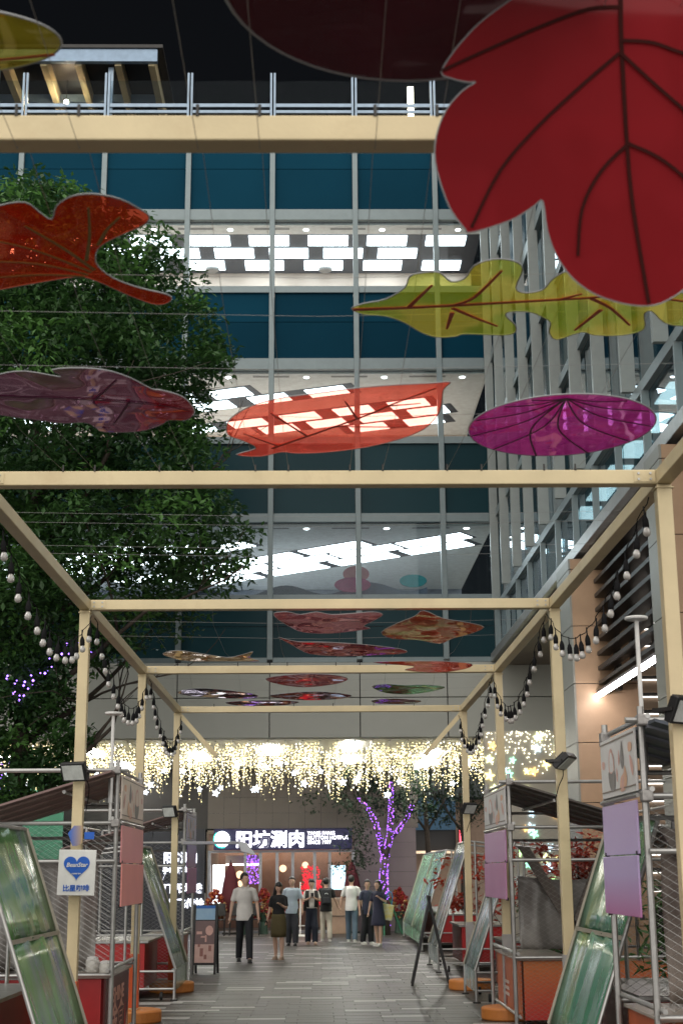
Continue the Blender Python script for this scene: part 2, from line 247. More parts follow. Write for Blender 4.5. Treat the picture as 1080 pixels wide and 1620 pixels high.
# ------------------------------------------------------------------ ground and paving
G = MB(); G.box(-90, 90, -30, 140, -0.5, -0.012)
ground = G.build('ground', mat('paving_bed', (0.075, 0.073, 0.070), 0.8, 0, 0.2, 0.6, 0.2, 8)); tag(ground, kind='structure')
SLW, SLD = 0.6, 0.2
slab_mats = [mat('slab_grey_%d' % i, c, 0.42, 0, 0.10, 5, 0.08, 30) for i, c in enumerate([(0.043, 0.040, 0.034), (0.048, 0.045, 0.039), (0.040, 0.037, 0.032), (0.052, 0.049, 0.042), (0.047, 0.041, 0.034)])] + [mat('slab_pale', (0.33, 0.32, 0.305), 0.42, 0, 0.08, 5, 0.05, 30)]
for m_ in slab_mats: weather(m_, .35, (.035, .032, .028), .7, .48, .72)
def slabbox(mb, x, y, dz=0):
    g = 0.0015; x0, x1, y0, y1 = x + g, x + SLW - g, y + g, y + SLD - g; c = 0.002
    v = [(x0, y0, -0.03), (x1, y0, -0.03), (x1, y1, -0.03), (x0, y1, -0.03), (x0 + c, y0 + c, dz), (x1 - c, y0 + c, dz), (x1 - c, y1 - c, dz), (x0 + c, y1 - c, dz)]
    return mb.add(v, [(4, 5, 6, 7), (0, 1, 5, 4), (1, 2, 6, 5), (2, 3, 7, 6), (3, 0, 4, 7)])
slab_me = [slabbox(MB(), -SLW / 2, -SLD / 2).mesh('paving_slab', m) for m in slab_mats]
rest = [MB() for _ in slab_mats]; n_s = 0
rp = random.Random(3)
for j in range(0, 215):
    y = 6.0 + j * SLD; off = rp.choice([0, 0.15, 0.3, 0.45])
    for i in range(-21, 21):
        x = i * SLW + off
        wide = 13 if y > 27 else 4.5
        if abs(x) > wide: continue
        k = 5 if rp.random() < 0.11 else rp.randrange(5)
        if k == 5 and y > 33 and rp.random() < 0.4: k = 3
        dz = rp.uniform(-0.0012, 0.0012)
        if y > 17.0 and abs(x + 0.3) < 2.5 and n_s < 296:
            inst('paving_slab', slab_me[k], ground, (x + SLW / 2, y + SLD / 2, dz)); n_s += 1
        else: slabbox(rest[k], x, y, dz)
pav = MB(); mi = []
for k, b in enumerate(rest): pav.add(b.v, b.f); mi += [k] * len(b.f)
po = pav.build('paving_field', slab_mats, ground, fix=False); po.data.polygons.foreach_set('material_index', mi); tag(po, kind='stuff')
# ------------------------------------------------------------------ back building
FRAME = mat('mullion_grey', (0.20, 0.245, 0.255), 0.4, 0.3, 0.06)
BLUE = mat('blue_spandrel_glass', (0.004, 0.040, 0.070), 0.35, 0, 0.08, 0.4, 0, 1, 0.02)
TEAL = mat('teal_spandrel_glass', (0.014, 0.045, 0.056), 0.25, 0, 0.08, 0.4, 0, 1, 0.10)
def pane_tone(m, amt):
    # each pane has its own tone of glass
    n, l = nm(m); b = n['Principled BSDF']; src = b.inputs['Base Color'].links[0].from_socket; oi = n.new('ShaderNodeObjectInfo'); mr = n.new('ShaderNodeMapRange'); mr.inputs['To Min'].default_value = 1 - amt; mr.inputs['To Max'].default_value = 1 + amt; l.new(oi.outputs['Random'], mr.inputs['Value'])
    hs = n.new('ShaderNodeHueSaturation'); l.new(mr.outputs[0], hs.inputs['Value']); l.new(src, hs.inputs['Color']); l.new(hs.outputs[0], b.inputs['Base Color'])
for m_ in (BLUE, TEAL): pane_tone(m_, .16)
PANEL = mat('grey_cladding', (0.43, 0.44, 0.40), 0.5, 0.05, 0.05, 0.8)
PANE = glass('window_glass', (0.84, 0.90, 0.91), 0.0, 0, 0.05, 1.28)
CEILD = mat('dark_ceiling', (0.035, 0.04, 0.055), 0.6)
CEILW = mat('white_ceiling', (0.78, 0.78, 0.77), 0.7)
BEIGE = mat('beige_wall', (0.62, 0.50, 0.42), 0.6, 0, 0.06, 0.7)
LIGHTP = glow('ceiling_panel_light', (0.93, 0.97, 1.0), 5.5)
YF = 35.0
MX = [-12.5, -10.25, -8.0, -5.765, -3.51, -1.25, 0.965, 3.11, 4.40]
Lv = [4.95, 5.92, 6.85, 8.40, 10.47, 12.52, 14.60, 16.68, 18.83, 21.2]
bb = thing('glass_building', 'glass office building with blue bands and lit floors closing off the far end', 'building', (-4, YF, 0))
for x in MX:
    MB().box(x - 0.07, x + 0.07, YF - 0.12, YF + 0.1, 6.85, 21.35).build('mullion', FRAME, bb, bevel=0.01)
for z, hh in ((6.85, .06), (8.40, .09), (10.47, .11), (12.52, .09), (14.60, .15), (16.68, .09), (18.83, .15), (21.25, .10)):
    for a, b in zip(MX, MX[1:]):
        MB().box(a + 0.072, b - 0.072, YF - 0.08, YF + 0.08, z - hh, z + hh).build('transom', FRAME, bb)
for (z0, z1, kind) in ((6.91, 8.31, 'b2'), (8.49, 10.36, 'g'), (10.58, 12.43, 'b2'), (12.61, 14.45, 'g'), (14.75, 16.59, 'b'), (16.77, 18.68, 'g'), (18.98, 21.15, 'b')):
    for a, b in zip(MX, MX[1:]):
        if kind == 'g':
            MB().box(a + 0.075, b - 0.075, YF - 0.012, YF + 0.012, z0 - .01, z1 + .01).build('window_pane', PANE, bb)
        else:
            zm = z0 + (z1 - z0) * 0.56
            for (q0, q1) in ((z0, zm - .008), (zm + .008, z1)):
                MB().box(a + 0.075, b - 0.075, YF - 0.01, YF + 0.03, q0, q1).build('spandrel_pane', BLUE if kind == 'b' else TEAL, bb)
            MB().box(a + .075, b - .075, YF + .032, YF + .05, z0, z1).build('backing_panel', CEILD, bb)
for (z0, z1) in ((4.95, 5.905), (5.925, 6.78)):
    for a, b in zip(MX, MX[1:-1] + [4.40]):
        MB().box(a + 0.012, b - 0.012, YF - 0.10, YF + 0.10, z0, z1).build('cladding_panel', PANEL, bb, bevel=0.008)
for a, b in ((4.42, 6.3), (6.32, 8.4)):
    for (z0, z1) in ((4.95, 5.905), (5.925, 6.78)):
        MB().box(a, b, YF - 0.10, YF + 0.10, z0, z1).build('cladding_panel', PANEL, bb, bevel=0.008)
MB().box(-12.6, 8.4, YF + 0.02, YF + 0.09, 4.97, 6.76).build('joint_backing', BLACK, bb)
# storeys behind the glass
VENT = mat('vent_grille', (0.25, 0.25, 0.25), 0.6); DOWN = glow('downlight', (1, 1, 1), 8)
for fl, (zf, zc, rot) in enumerate(((16.55, 18.62, 0), (12.40, 14.40, 21), (8.28, 10.30, 36))):
    cc = MB().box(-12.6, 4.4, YF + 0.14, YF + .70, zc, zc + 0.05).build('ceiling_border', CEILW, bb)
    for k in range(8):
        MB().box(-12 + k * 2.05, -11.05 + k * 2.05, YF + .30, YF + .42, zc - .006, zc - .002).build('vent', VENT, cc)
        q = MB(); q.lathe([(.07, -.012), (.07, -.003)], 12, (-10.6 + k * 2.05, YF + .42, zc)); q.build('downlight', DOWN, cc)
    dep = (3.35, 5.6, 8.6)[fl]
    cd = MB().box(-12.6, 4.4, YF + .72, YF + dep, zc + 0.02, zc + 0.07).build('ceiling', CEILD if fl == 0 else CEILW, bb)
    MB().box(-12.6, 4.4, YF + dep, YF + dep + .1, zf, zc + .02).build('rear_wall', BEIGE if fl < 2 else mat('slate_wall', (.22, .24, .29), .6), bb)
    MB().box(-12.6, 4.4, YF + 0.14, YF + dep, zf - 0.1, zf).build('floor', BEIGE if fl < 2 else MATS['vent_grille'], bb)
    M0 = Matrix.Translation((-3.0, YF + 1.95, 0)) @ Matrix.Rotation(R(-rot), 4, 'Z'); per0, hw = ((1.62, .545), (1.62, .545), (2.3, 1.0))[fl]
    for r_ in range(3 if fl == 0 else 6):
        py = -.83 + .82 * r_ if fl == 0 else (-.83 + .82 * r_ if r_ < 3 else 2.6 + .82 * (r_ - 3))
        per = per0 * (1.0, .94, 1.04)[r_ % 3]
        for k in range(-9, 10):
            px = k * per + (0, 0.62, -0.25)[r_ % 3]
            cs_ = [M0 @ Vector((px + a_ * (hw + .05), py + b_ * .4, 0)) for a_ in (-1, 1) for b_ in (-1, 1)]
            if not all(-12.4 < c.x < 4.3 and YF + .70 < c.y < YF + dep - .05 for c in cs_): continue
            T = M0 @ Matrix.Translation((px, py, zc))
            MB().box(-hw, hw, -0.315, 0.315, -0.004, 0.012, T).build('light_panel', LIGHTP, cd)
            if fl: MB().box(-per / 2, per / 2, -0.41, 0.41, 0.0125, 0.0185, T).build('ceiling_inset', CEILD, cd)
    if fl == 0:
        for k in range(4):
            t = MB(); t.lathe([(.16, -.09), (.2, -.05), (.2, 0.015)], 14, (-9.55 + k * 3.24, YF + 2.95, zc)); t.build('speaker', VENT, cd)
# partition, and discs standing in for leaf reflections in the lowest lit glass
wave = MB(); pts = [(-6 + i * 0.15, 8.9 + 0.14 * math.sin(i * 0.42) + 0.05 * i / 10) for i in range(60)]
o_ = [(p[0], p[1]) for p in pts] + [(pts[-1][0], 8.28), (pts[0][0], 8.28)]
wave.plate(o_, 0, 0.06, Matrix.Translation((0, YF + 2.4, 0)) @ Matrix.Rotation(R(90), 4, 'X')); tag(wave.build('partition', mat('grey_violet_partition', (0.07, 0.08, 0.11), 0.5)), 'grey partition with a wavy top inside the lowest lit floor', 'partition')
for (x, z, rx, rz_, cc, nm_, lb) in ((1.45, 9.12, .48, .20, (0.35, 0.02, 0.12), 'reflection_disc', 'magenta oval display disc inside the lowest lit floor'), (3.05, 9.22, .36, .17, (0.01, 0.22, 0.24), 'reflection_disc', 'teal oval display disc inside the lowest lit floor'), (1.55, 9.45, .35, .22, (0.45, 0.16, 0.18), 'reflection_disc', 'dusty pink display disc above the magenta one')):
    d = MB(); d.plate([(rx * math.cos(a * .2618), rz_ * math.sin(a * .2618)) for a in range(24)], 0, .06, Matrix.Translation((x - .6, YF + 1.9 + (.2 if rx < .36 else 0), z)) @ Matrix.Rotation(R(90), 4, 'X'))
    tag(d.build(nm_, mat('reflection_' + lb[:6], cc, 0.3)), lb, 'reflection')
# soffit and roof
sof = MB().box(-12.6, 8.4, YF + 0.11, 45.2, 4.93, 5.0).build('soffit', mat('pale_soffit', (0.62, 0.60, 0.52), 0.5, 0, 0.08, 0.5), bb)
SOFL = glow('soffit_light_white', (1.0, 0.98, 0.92), 24)
for (x, y, a) in ((-3.35, 39.9, 0), (-6.1, 38.4, 0), (0.78, 36.9, 0), (0.85, 41.3, 0), (3.05, 39.7, 0), (-1.3, 38.0, 0), (-5.9, 43.2, 0), (-8.6, 40.5, 0), (3.1, 43.0, 0)):  # panels at the end of the list are added for more light
    MB().box(x - .17, x + .17, y - 1.15, y + 1.15, 4.87, 4.932).build('soffit_light', SOFL, sof)
for k in range(40):
    MB().box(-12.5 + k * .43, -12.47 + k * .43, YF + .4, 44.9, 4.9, 4.928).build('soffit_rib', mat('soffit_rib_white', (.75, .75, .72), .4), sof)
MB().box(-12.6, 4.4, YF + 0.15, YF + 14, 21.15, 21.4).build('roof_deck', CEILD, bb)
MB().box(-12.6, 4.4, YF - 0.1, YF + 0.14, 21.36, 21.62).build('roof_edge', GOLD, bb)
# glass balustrade on the roof
bal = thing('roof_balustrade', 'glass balustrade with steel posts along the roof edge', 'balustrade', (-4, YF - .05, 21.4))
STB = mat('blue_grey_steel', (0.25, 0.32, 0.40), 0.3, 0.6)
for x in MX[:-1] + [4.3]:
    MB().box(x - .075, x - .02, YF - .10, YF - .02, 21.62, 23.05).build('post', STB, bal); MB().box(x + .02, x + .075, YF - .10, YF - .02, 21.62, 23.05).build('post', STB, bal)
for a, b in zip(MX[:-1], MX[1:-1] + [4.3]):
    MB().box(a + .08, b - .08, YF - .07, YF - .055, 22.16, 22.82).build('glass_panel', glass('balustrade_glass', (.85, .9, .92), 0, 0, 0, 1.12), bal)
    MB().box(a + .08, b - .08, YF - .09, YF - .03, 22.02, 22.12).build('rail', STB, bal); MB().box(a + .08, b - .08, YF - .09, YF - .03, 21.84, 21.92).build('rail', STB, bal)
# canopy frame on the roof
rc = thing('roof_canopy', 'steel and gold beamed canopy on the roof at upper left', 'canopy', (-9, 38, 21.4))
MB().box(-13.5, -4.45, YF + .05, YF + .2, 23.50, 23.88).build('fascia', mat('fascia_blue', (0.22, .30, .40), .3, .4), rc)
MB().box(-13.5, -4.3, YF + .0, YF + 9, 23.89, 23.99).build('roof_sheet', DARKST, rc)
for x in (-12.1, -10.9, -9.8, -8.7, -7.6, -6.65, -5.55, -4.62):
    MB().box(x - .09, x + .09, YF + .21, YF + 8, 23.45, 23.85).build('rafter', GOLD, rc)
for y in (YF + 2.2, YF + 5.5):
    for a, b in zip((-12.0, -10.8, -9.7, -8.6, -7.5, -6.55, -5.45), (-11.0, -9.9, -8.8, -7.7, -6.75, -5.65, -4.72)):
        MB().box(a, b, y, y + .16, 23.5, 23.75).build('purlin', STB, rc)
pn = MB(); pn.tube([(-7.2, YF + 1.6, 23.2), (-7.2, YF + 1.6, 23.85)], .012, 6); pn.build('lamp_cord', DARKST, rc); pn = MB(); pn.ball((-7.2, YF + 1.6, 23.15), .06, 14); pn.build('lamp_globe', glow('canopy_lamp', (1, .78, .5), 260), rc, smooth=True)
for x in (-12.0, -8.9, -5.75):
    MB().box(x - .07, x + .07, YF + .3, YF + .44, 21.4, 23.46).build('column', STB, rc)
lb = thing('roof_light_bar', 'bright warm vertical light bar on the roof behind the balustrade', 'lamp', (2.58, YF + 1, 21.4))
MB().box(2.48, 2.68, YF + .98, YF + 1.1, 21.4, 23.3).build('housing', DARKST, lb); MB().box(2.5, 2.66, YF + .93, YF + .975, 21.5, 23.25).build('diffuser', glow('warm_bar', (1, .86, .62), 9), lb)
# ------------------------------------------------------------------ right wing over the arcade
XW = 4.42
wg = thing('wing_building', 'finned glass wing of the building along the right side', 'building', (XW, 22, 0))
FIN = mat('fin_grey', (0.29, 0.315, 0.305), 0.4, 0.3, 0.06)
ys = [34.55 - 1.95 * k for k in range(14)]
for i, y in enumerate(ys):
    MB().box(XW - .18, XW + .02, y - .045, y + .045, 8.28, 22.0).build('fin', FIN, wg)
for i, y in enumerate([34.9 - 1.84 * k for k in range(15)]):
    MB().box(XW - .05, XW + .05, y - .035, y + .035, 7.02, 8.1).build('mullion', FRAME, wg)
for z, hh in ((8.18, .08), (10.47, .09), (12.52, .09), (14.6, .13), (16.68, .09), (18.83, .13), (21.3, .1)):
    MB().box(XW - .03, XW + .06, 9.0, 34.95, z - hh, z + hh).build('transom', FRAME, wg)
yy = [9.0] + [34.9 - 3.68 * k for k in range(7, -1, -1)]
for (z0, z1, kd) in ((7.03, 8.09, 'g'), (8.27, 10.37, 'g'), (10.57, 12.42, 't'), (12.62, 14.46, 'g'), (14.74, 16.58, 'b'), (16.78, 18.69, 'g'), (18.97, 21.19, 'b')):
    for a, b in zip(yy, yy[1:]):
        MB().box(XW + .062, XW + .085, a + .01, b - .01, z0 - .005, z1 + .005).build('window_pane' if kd == 'g' else 'spandrel_pane', {'g': glass('wing_glass', (.5, .62, .64), .02, 0, .1, 1.35), 't': TEAL, 'b': BLUE}[kd], wg)
for zc, zf in ((10.30, 6.95), (14.40, 12.40), (18.62, 16.55)):
    cd = MB().box(XW + .1, 9, 9, 34.9, zc, zc + .08).build('ceiling', CEILD, wg); MB().box(XW + .1, 9, 9, 34.9, zf - .1, zf).build('floor', BEIGE, wg)
    MB().box(8.9, 9, 9, 34.9, zf, zc).build('rear_wall', BEIGE, wg)
    for k in range(14):
        for j in range(2):
            y = 10.4 + k * 1.8 + j * .6; MB().box(6.3 + j * 1.3, 6.8 + j * 1.3, y - .6, y + .6, zc - .03, zc - .002).build('light_panel', glow('wing_panel_light', (.93, .97, 1), 2.2), cd)
MB().box(XW - .22, XW + .1, 8.9, 34.88, 6.78, 6.98).build('ledge', mat('ledge_metal', (.36, .37, .36), .35, .4), wg, bevel=.01)
MB().box(XW - .1, 9, 8.9, 34.88, 6.70, 6.775).build('soffit', mat('brown_soffit', (.20, .165, .13), .55), wg)
# arcade columns
STONE = mat('tan_stone', (0.40, 0.265, 0.165), 0.45, 0, 0.10, 2.5, .05, 30); STONEG = mat('grey_green_tile', (0.25, .26, .235), .4, 0, .06, 1.5); STONED = mat('brown_stone', (.27, .20, .145), .5, 0, .1, 2)
def column(y0, y1, x0, x1, label):
    t = thing('stone_column', label, 'column', ((x0 + x1) / 2, (y0 + y1) / 2, 0), 0, 'stone clad columns carrying the wing')
    z = 0.0
    while z < 6.68:
        z1 = min(z + .93, 6.69)
        MB().box(x0 + .012, x1 - .02, y0, y0 + .03, z + .006, z1 - .006).build('stone_panel', STONE, t)
        MB().box(x0 - .02, x0 + .01, y0 + .005, y1, z + .006, z1 - .006).build('tile_panel', STONEG, t)
        z += .93
    MB().box(x0 + .02, x1, y0 + .04, y1, 0, 6.69).build('core', DARKST, t)
column(22.6, 23.8, 4.05, 5.12, 'stone column lit by a light strip, behind the farther right stall'); column(16.2, 17.0, 4.05, 5.1, 'grey tiled column behind the nearest right post, by the frame edge')
lv = thing('louvre_screen', 'dark slanting louvre slats between the two stone columns', 'louvre', (4.6, 20, 4.5))
for k in range(9):
    MB().box(4.42, 4.62, 17.02, 22.55, 4.62 + k * .235, 4.68 + k * .235).build('slat', DARKST, lv)
for y in (18.1, 19.6, 21.1, 22.3): MB().box(4.64, 4.72, y - .12, y + .12, 4.5, 6.69).build('upright', DARKST, lv)
ls = thing('light_strip', 'glowing white strip light under the louvre slats', 'lamp', (4.45, 20, 4.45)); MB().box(4.38, 4.55, 17.02, 22.58, 4.47, 4.53).build('housing', DARKST, ls); MB().box(4.35, 4.43, 17.05, 22.55, 4.42, 4.468).build('tube', glow('strip_white', (1, .93, .92), 20), ls)
wl_ = thing('arcade_wall', 'brown stone inner wall of the right arcade', 'wall', (6.6, 20, 0))
for j in range(7):
    for k in range(8):
        MB().box(6.6, 6.66, 9 + k * 3.0 + .01, 12 + k * 3.0 - .01, j * .96 + .006, j * .96 + .95).build('stone_panel', STONED, wl_)
MB().box(6.67, 6.8, 9, 33, 0, 6.69).build('core', DARKST, wl_)
sh = thing('slatted_shopfront', 'brown slatted shopfront with thin lit lines beside the lit column', 'shopfront', (5.9, 25, 0))
for k in range(16):
    MB().box(5.14, 6.58, 25.0, 25.06, 1.2 + k * .30, 1.40 + k * .30).build('slat', STONED, sh); MB().box(5.14, 6.58, 24.96, 24.99, 1.405 + k * .3, 1.425 + k * .3).build('lit_line', glow('thin_line', (1, .93, .85), 2.2), sh)
MB().box(5.14, 6.58, 25.08, 25.2, 0, 6.2).build('backing', DARKST, sh)
# pale wall with glowing leaf shapes
pw = thing('leaf_light_wall', 'pale wall covered with small glowing coloured leaf shapes at right', 'wall', (5.3, 33, 0))
MB().box(3.75, 6.55, 33.0, 33.1, 0, 4.9).build('wall_sheet', mat('pale_render', (.52, .49, .42), .6, 0, .08, 1.2), pw)
def maple(r, M):
    o = []
    for k in range(5):
        a = R(90 + k * 72); o += [(r * math.cos(a), r * math.sin(a)), (.62 * r * math.cos(a + R(22)), .62 * r * math.sin(a + R(22))), (.34 * r * math.cos(a + R(36)), .34 * r * math.sin(a + R(36))), (.62 * r * math.cos(a + R(50)), .62 * r * math.sin(a + R(50)))]
    return MB().plate(o, 0, .02, M)
LC = [glow('leaf_glow_%d' % i, c, 1.9) for i, c in enumerate([(1, .85, .35), (.55, .95, .4), (1, .6, .2), (.6, .85, 1), (.95, 1, .5), (.35, .9, .6)])]
rl = random.Random(11)
for k in range(64):
    x = rl.uniform(3.85, 6.4); z = 4.75 - 3.6 * (k / 64) + rl.uniform(-.12, .12)
    maple(rl.uniform(.085, .135), Matrix.Translation((x, 32.985, z)) @ Matrix.Rotation(R(90), 4, 'X') @ Matrix.Rotation(rl.uniform(0, 6), 4, 'Z')).build('glowing_leaf', LC[rl.randrange(6)], pw)
dots = MB()
for k in range(260): dots.octa((rl.uniform(3.8, 6.5), 32.97, 4.9 - abs(rl.gauss(0, .45))), .016)
tag(dots.build('light_dots', glow('dot_white', (1, .95, .7), 3), pw, fix=False), kind='stuff')
# ------------------------------------------------------------------ restaurant and back walls (y = 45)
YS = 45.0
rs = thing('restaurant', 'hotpot restaurant with glowing blue sign board and glazed front', 'restaurant', (-1, YS, 0))
TILE = mat('grey_brown_tile', (.115, .095, .08), .45, 0, .08, 1.3); TILE2 = mat('mauve_tile', (.15, .12, .125), .45, 0, .08, 1.3)
for j in range(4):
    for k in range(13):
        a = -3.5 + k * .5; MB().box(a + .005, a + .495, YS, YS + .04, 3.10 + j * .47, 3.562 + j * .47).build('tile', TILE, rs)
MB().box(-12.6, 3.0, YS + .05, YS + .2, 3.09, 4.95).build('wall_core', DARKST, rs)
for j in range(7):
    for k in range(2):
        a = 1.0 + k * .96; MB().box(a + .004, a + .956, YS - .05, YS + .02, .02 + j * .44, .452 + j * .44).build('tile', TILE2, rs)
MB().box(1.0, 2.92, YS + .03, YS + .2, 0, 3.08).build('pier', DARKST, rs)
sg = MB().box(-3.28, .95, YS - .35, YS - .02, 2.45, 3.08).build('sign_board', mat('navy_sign', (.006, .007, .022), .4, emit=(.03, .02, .22), es=.10), rs, bevel=.02)
SW = glow('sign_white', (.93, .91, 1.0), 2.6)
text('阳坊涮肉', .535, SW, sg, (-2.62, YS - .40, 2.565), (R(90), 0, 0), 'sign_letters', .011, .03)
text('YANG FANG\nMUTTON HOTPOT\nSINCE 1997', .15, SW, sg, (-.42, YS - .39, 2.885), (R(90), 0, 0), 'sign_letters', .003, .02, sx=.98)
lg = MB(); lg.lathe([(.235, -.03), (.235, .03)], 28); lo = lg.build('round_logo', glow('logo_white', (.88, 1, .97), 5), sg, local=True); lo.rotation_euler = (R(90), 0, 0); lo.location = Vector((-3.02, YS - .42, 2.77)) - rs.location
lg = MB(); lg.tube([(.245 * math.cos(a * .2), .245 * math.sin(a * .2), 0) for a in range(-20, -5)], .022, 6); l2 = lg.build('logo_swoosh', glow('logo_teal', (.05, .75, .6), 1.5), sg, local=True); l2.rotation_euler = (R(90), 0, 0); l2.location = Vector((-3.02, YS - .46, 2.77)) - rs.location
ALU = mat('door_aluminium', (.30, .31, .34), .35, .5)
sx_ = [-3.42, -2.32, -1.86, -1.35, -.87, -.20, .26, .98]
for x in sx_: MB().box(x - .045, x + .045, YS - .12, YS, 0, 2.44).build('door_frame', ALU, rs)
for a, b in zip(sx_, sx_[1:]):
    MB().box(a + .047, b - .047, YS - .07, YS - .055, .08, 2.36).build('glass_panel', glass('shop_glass', (.85, .88, .9), 0, 0, .03, 1.2), rs); MB().box(a + .047, b - .047, YS - .11, YS - .01, 2.37, 2.44).build('head_rail', ALU, rs); MB().box(a + .047, b - .047, YS - .11, YS - .01, 0, .07).build('kick_rail', ALU, rs)
MB().box(-3.5, 1.0, YS + 4.5, YS + 4.6, 0, 3.0).build('rear_wall', mat('warm_interior', (.30, .17, .12), .6), rs)
MB().box(-3.5, 1.0, YS, YS + 4.6, 2.95, 3.05).build('ceiling', STONED, rs)
MB().box(-3.52, -3.46, YS, YS + 4.6, 0, 3.0).build('side_wall', STONED, rs); MB().box(.97, .999, YS + .03, YS + 4.6, 0, 3.0).build('side_wall', STONED, rs)
MB().box(-3.34, -2.98, YS + .3, YS + .36, .75, 2.02).build('lightbox', glow('lightbox_white', (1, .98, .95), 3.2), rs)
MB().box(-2.98, -1.9, YS + .8, YS + .95, 2.05, 2.30).build('lamp_box', mat('lamp_timber', (.55, .40, .30), .5), rs); MB().box(-2.98, -1.9, YS + .8, YS + .95, 2.0, 2.045).build('lamp_strip', glow('lamp_warm', (1, .88, .75), 7), rs)
for (x, z, r_) in ((-2.55, 1.72, .12), (-2.52, 1.45, .10), (-1.2, 1.9, .11), (-.5, 2.0, .1)):
    b = MB(); b.ball((x, YS + 1.1, z), r_, 14); b.build('lantern', glow('lantern_orange', (1, .55, .3), 2.2), rs, smooth=True)
MB().box(.25, .75, YS + .6, YS + .95, 1.25, 1.98).build('drinks_fridge', glow('fridge_glow', (.55, .8, .95), 1.8, .5, 6), rs)
MB().box(-3.4, .9, YS + 3.8, YS + 4.3, 2.6, 2.66).build('added_cove_light', glow('added_cove', (1, .8, .62), 3.5), rs)  # fitting added to brighten the restaurant interior
pl = MB(); rq = random.Random(5)
for k in range(150): pl.octa((-2.10 + rq.uniform(-.22, .24), YS + .35 + rq.uniform(0, .4), rq.uniform(1.45, 2.3)), rq.uniform(.01, .026))
tag(pl.build('violet_lights', glow('violet_led', (.36, .11, 1.0), 3.2), rs, fix=False), kind='stuff')
rt_ = MB()
for k in range(420):
    a = rq.uniform(0, 6.28); h = rq.uniform(.75, 1.98); w = (.36 - .1 * abs(h - 1.2)) * rq.random() ** .5; rt_.octa((-.33 + w * math.cos(a), YS + .9 + w * math.sin(a), h), rq.uniform(.015, .045))
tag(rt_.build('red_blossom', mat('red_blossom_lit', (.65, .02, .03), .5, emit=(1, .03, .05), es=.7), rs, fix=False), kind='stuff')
# dark sign wall to the left of the restaurant
dw = thing('dark_sign_wall', 'black wall left of the restaurant with glowing white lettering', 'wall', (-5.4, YS - .2, 0))
NV = mat('navy_panel', (.012, .014, .022), .4)
for k in range(7): MB().box(-7.25 + k * .53, -6.73 + k * .53, YS - .3, YS - .2, 0, 3.09).build('wall_board', NV, dw)
W2 = glow('wall_sign_white', (.85, .88, 1), 2.4)
text('阳坊涮肉', .36, W2, dw, (-4.80, YS - .33, 2.10), (R(90), 0, 0), 'sign_letters', .008, .015, sx=.72)
text('手切鲜羊', .24, W2, dw, (-4.82, YS - .33, 1.78), (R(90), 0, 0), 'sign_letters', .007, .015, sx=.8)
text('御下阳坊铁', .30, W2, dw, (-4.98, YS - .33, 1.22), (R(90), 0, 0), 'sign_letters', .007, .015, sx=.92)
text('清月飞传烩', .30, W2, dw, (-4.92, YS - .33, .78), (R(90), 0, 0), 'sign_letters', .007, .015, sx=.92)
for z in (1.66, 1.86):
    b = MB(); b.ball((-3.86, YS - .34, z), .075, 12); b.build('glowing_dot', W2, dw)
# green lit kiosk wall further left
gw = thing('green_shopfront', 'green painted shopfront with a warm window seen behind the left stalls', 'shopfront', (-9.5, 41, 0))
GRN = mat('green_paint', (.035, .17, .105), .4, 0, .1, 1)
for k in range(6): MB().box(-13 + k * .96, -12.05 + k * .96, 41, 41.1, 0, 4.6).build('wall_board', GRN, gw)
MB().box(-8.9, -7.7, 40.90, 40.98, .4, 2.0).build('window_frame', DARKST, gw)
MB().box(-8.8, -7.8, 40.86, 40.895, 1.5, 1.9).build('menu_light', glow('menu_warm', (1, .72, .38), 1.6, .6, 5), gw); MB().box(-8.8, -8.35, 40.86, 40.895, .5, 1.3).build('window_pane', glow('pane_warm', (1, .8, .55), .7, .6, 4), gw); MB().box(-8.28, -7.85, 40.86, 40.895, .5, 1.3).build('window_pane', glow('pane_warm', (1, .8, .55), .7), gw)
for k in range(3): MB().box(-11.9 + k * .7, -11.82 + k * .7, 40.93, 40.99, .3, 4.4).build('violet_tube', glow('violet_tube', (.35, .2, 1), 2.0), gw)
for k in range(2): MB().box(-11.6 + k * 1.5, -11.42 + k * 1.5, 40.93, 40.99, .3, 4.4).build('green_tube', glow('green_tube', (.4, 1, .15), 1.0), gw)
# shops far behind at right
fs = thing('far_shop', 'far dark shop with blue upper band behind the violet tree', 'building', (6, 62, 0))
MB().box(3.2, 5.55, 60, 60.4, 3.45, 4.75).build('upper_band', mat('deep_blue_band', (.02, .05, .085), .5, emit=(.05, .15, .25), es=.12), fs); MB().box(3.2, 5.55, 60.1, 60.4, 2.62, 3.44).build('dark_opening', BLACK, fs)
MB().box(3.0, 9, 60.3, 60.5, 4.78, 12).build('upper_wall', mat('night_wall', (.05, .06, .06), .7), fs); MB().box(3.2, 5.5, 59.6, 60.05, 2.5, 2.6).build('awning_edge', mat('awning_lit_warm', (.5, .35, .25), .5, emit=(1, .75, .5), es=.5), fs)  # awning edge emits faintly: warm lamp light put into its material
MB().box(3.0, 14, 61, 61.2, 0, 4.7).build('rear_wall', mat('warm_far_wall', (.25, .17, .12), .6), fs)
b = MB(); b.box(5.62, 6.1, 59.8, 59.95, 2.62, 3.5); b.build('sign_case', DARKST, fs); MB().box(5.67, 6.05, 59.74, 59.795, 2.68, 3.44).build('red_lightbox', glow('red_sign', (1, .10, .14), 2.2), fs)
for k in range(4): 
    b = MB(); b.ball((4.3 + k * .18, 59.2, 2.35 + .06 * (k % 2)), .13, 10); b.build('white_lamp', glow('far_white', (1, 1, 1), 3.5), fs)
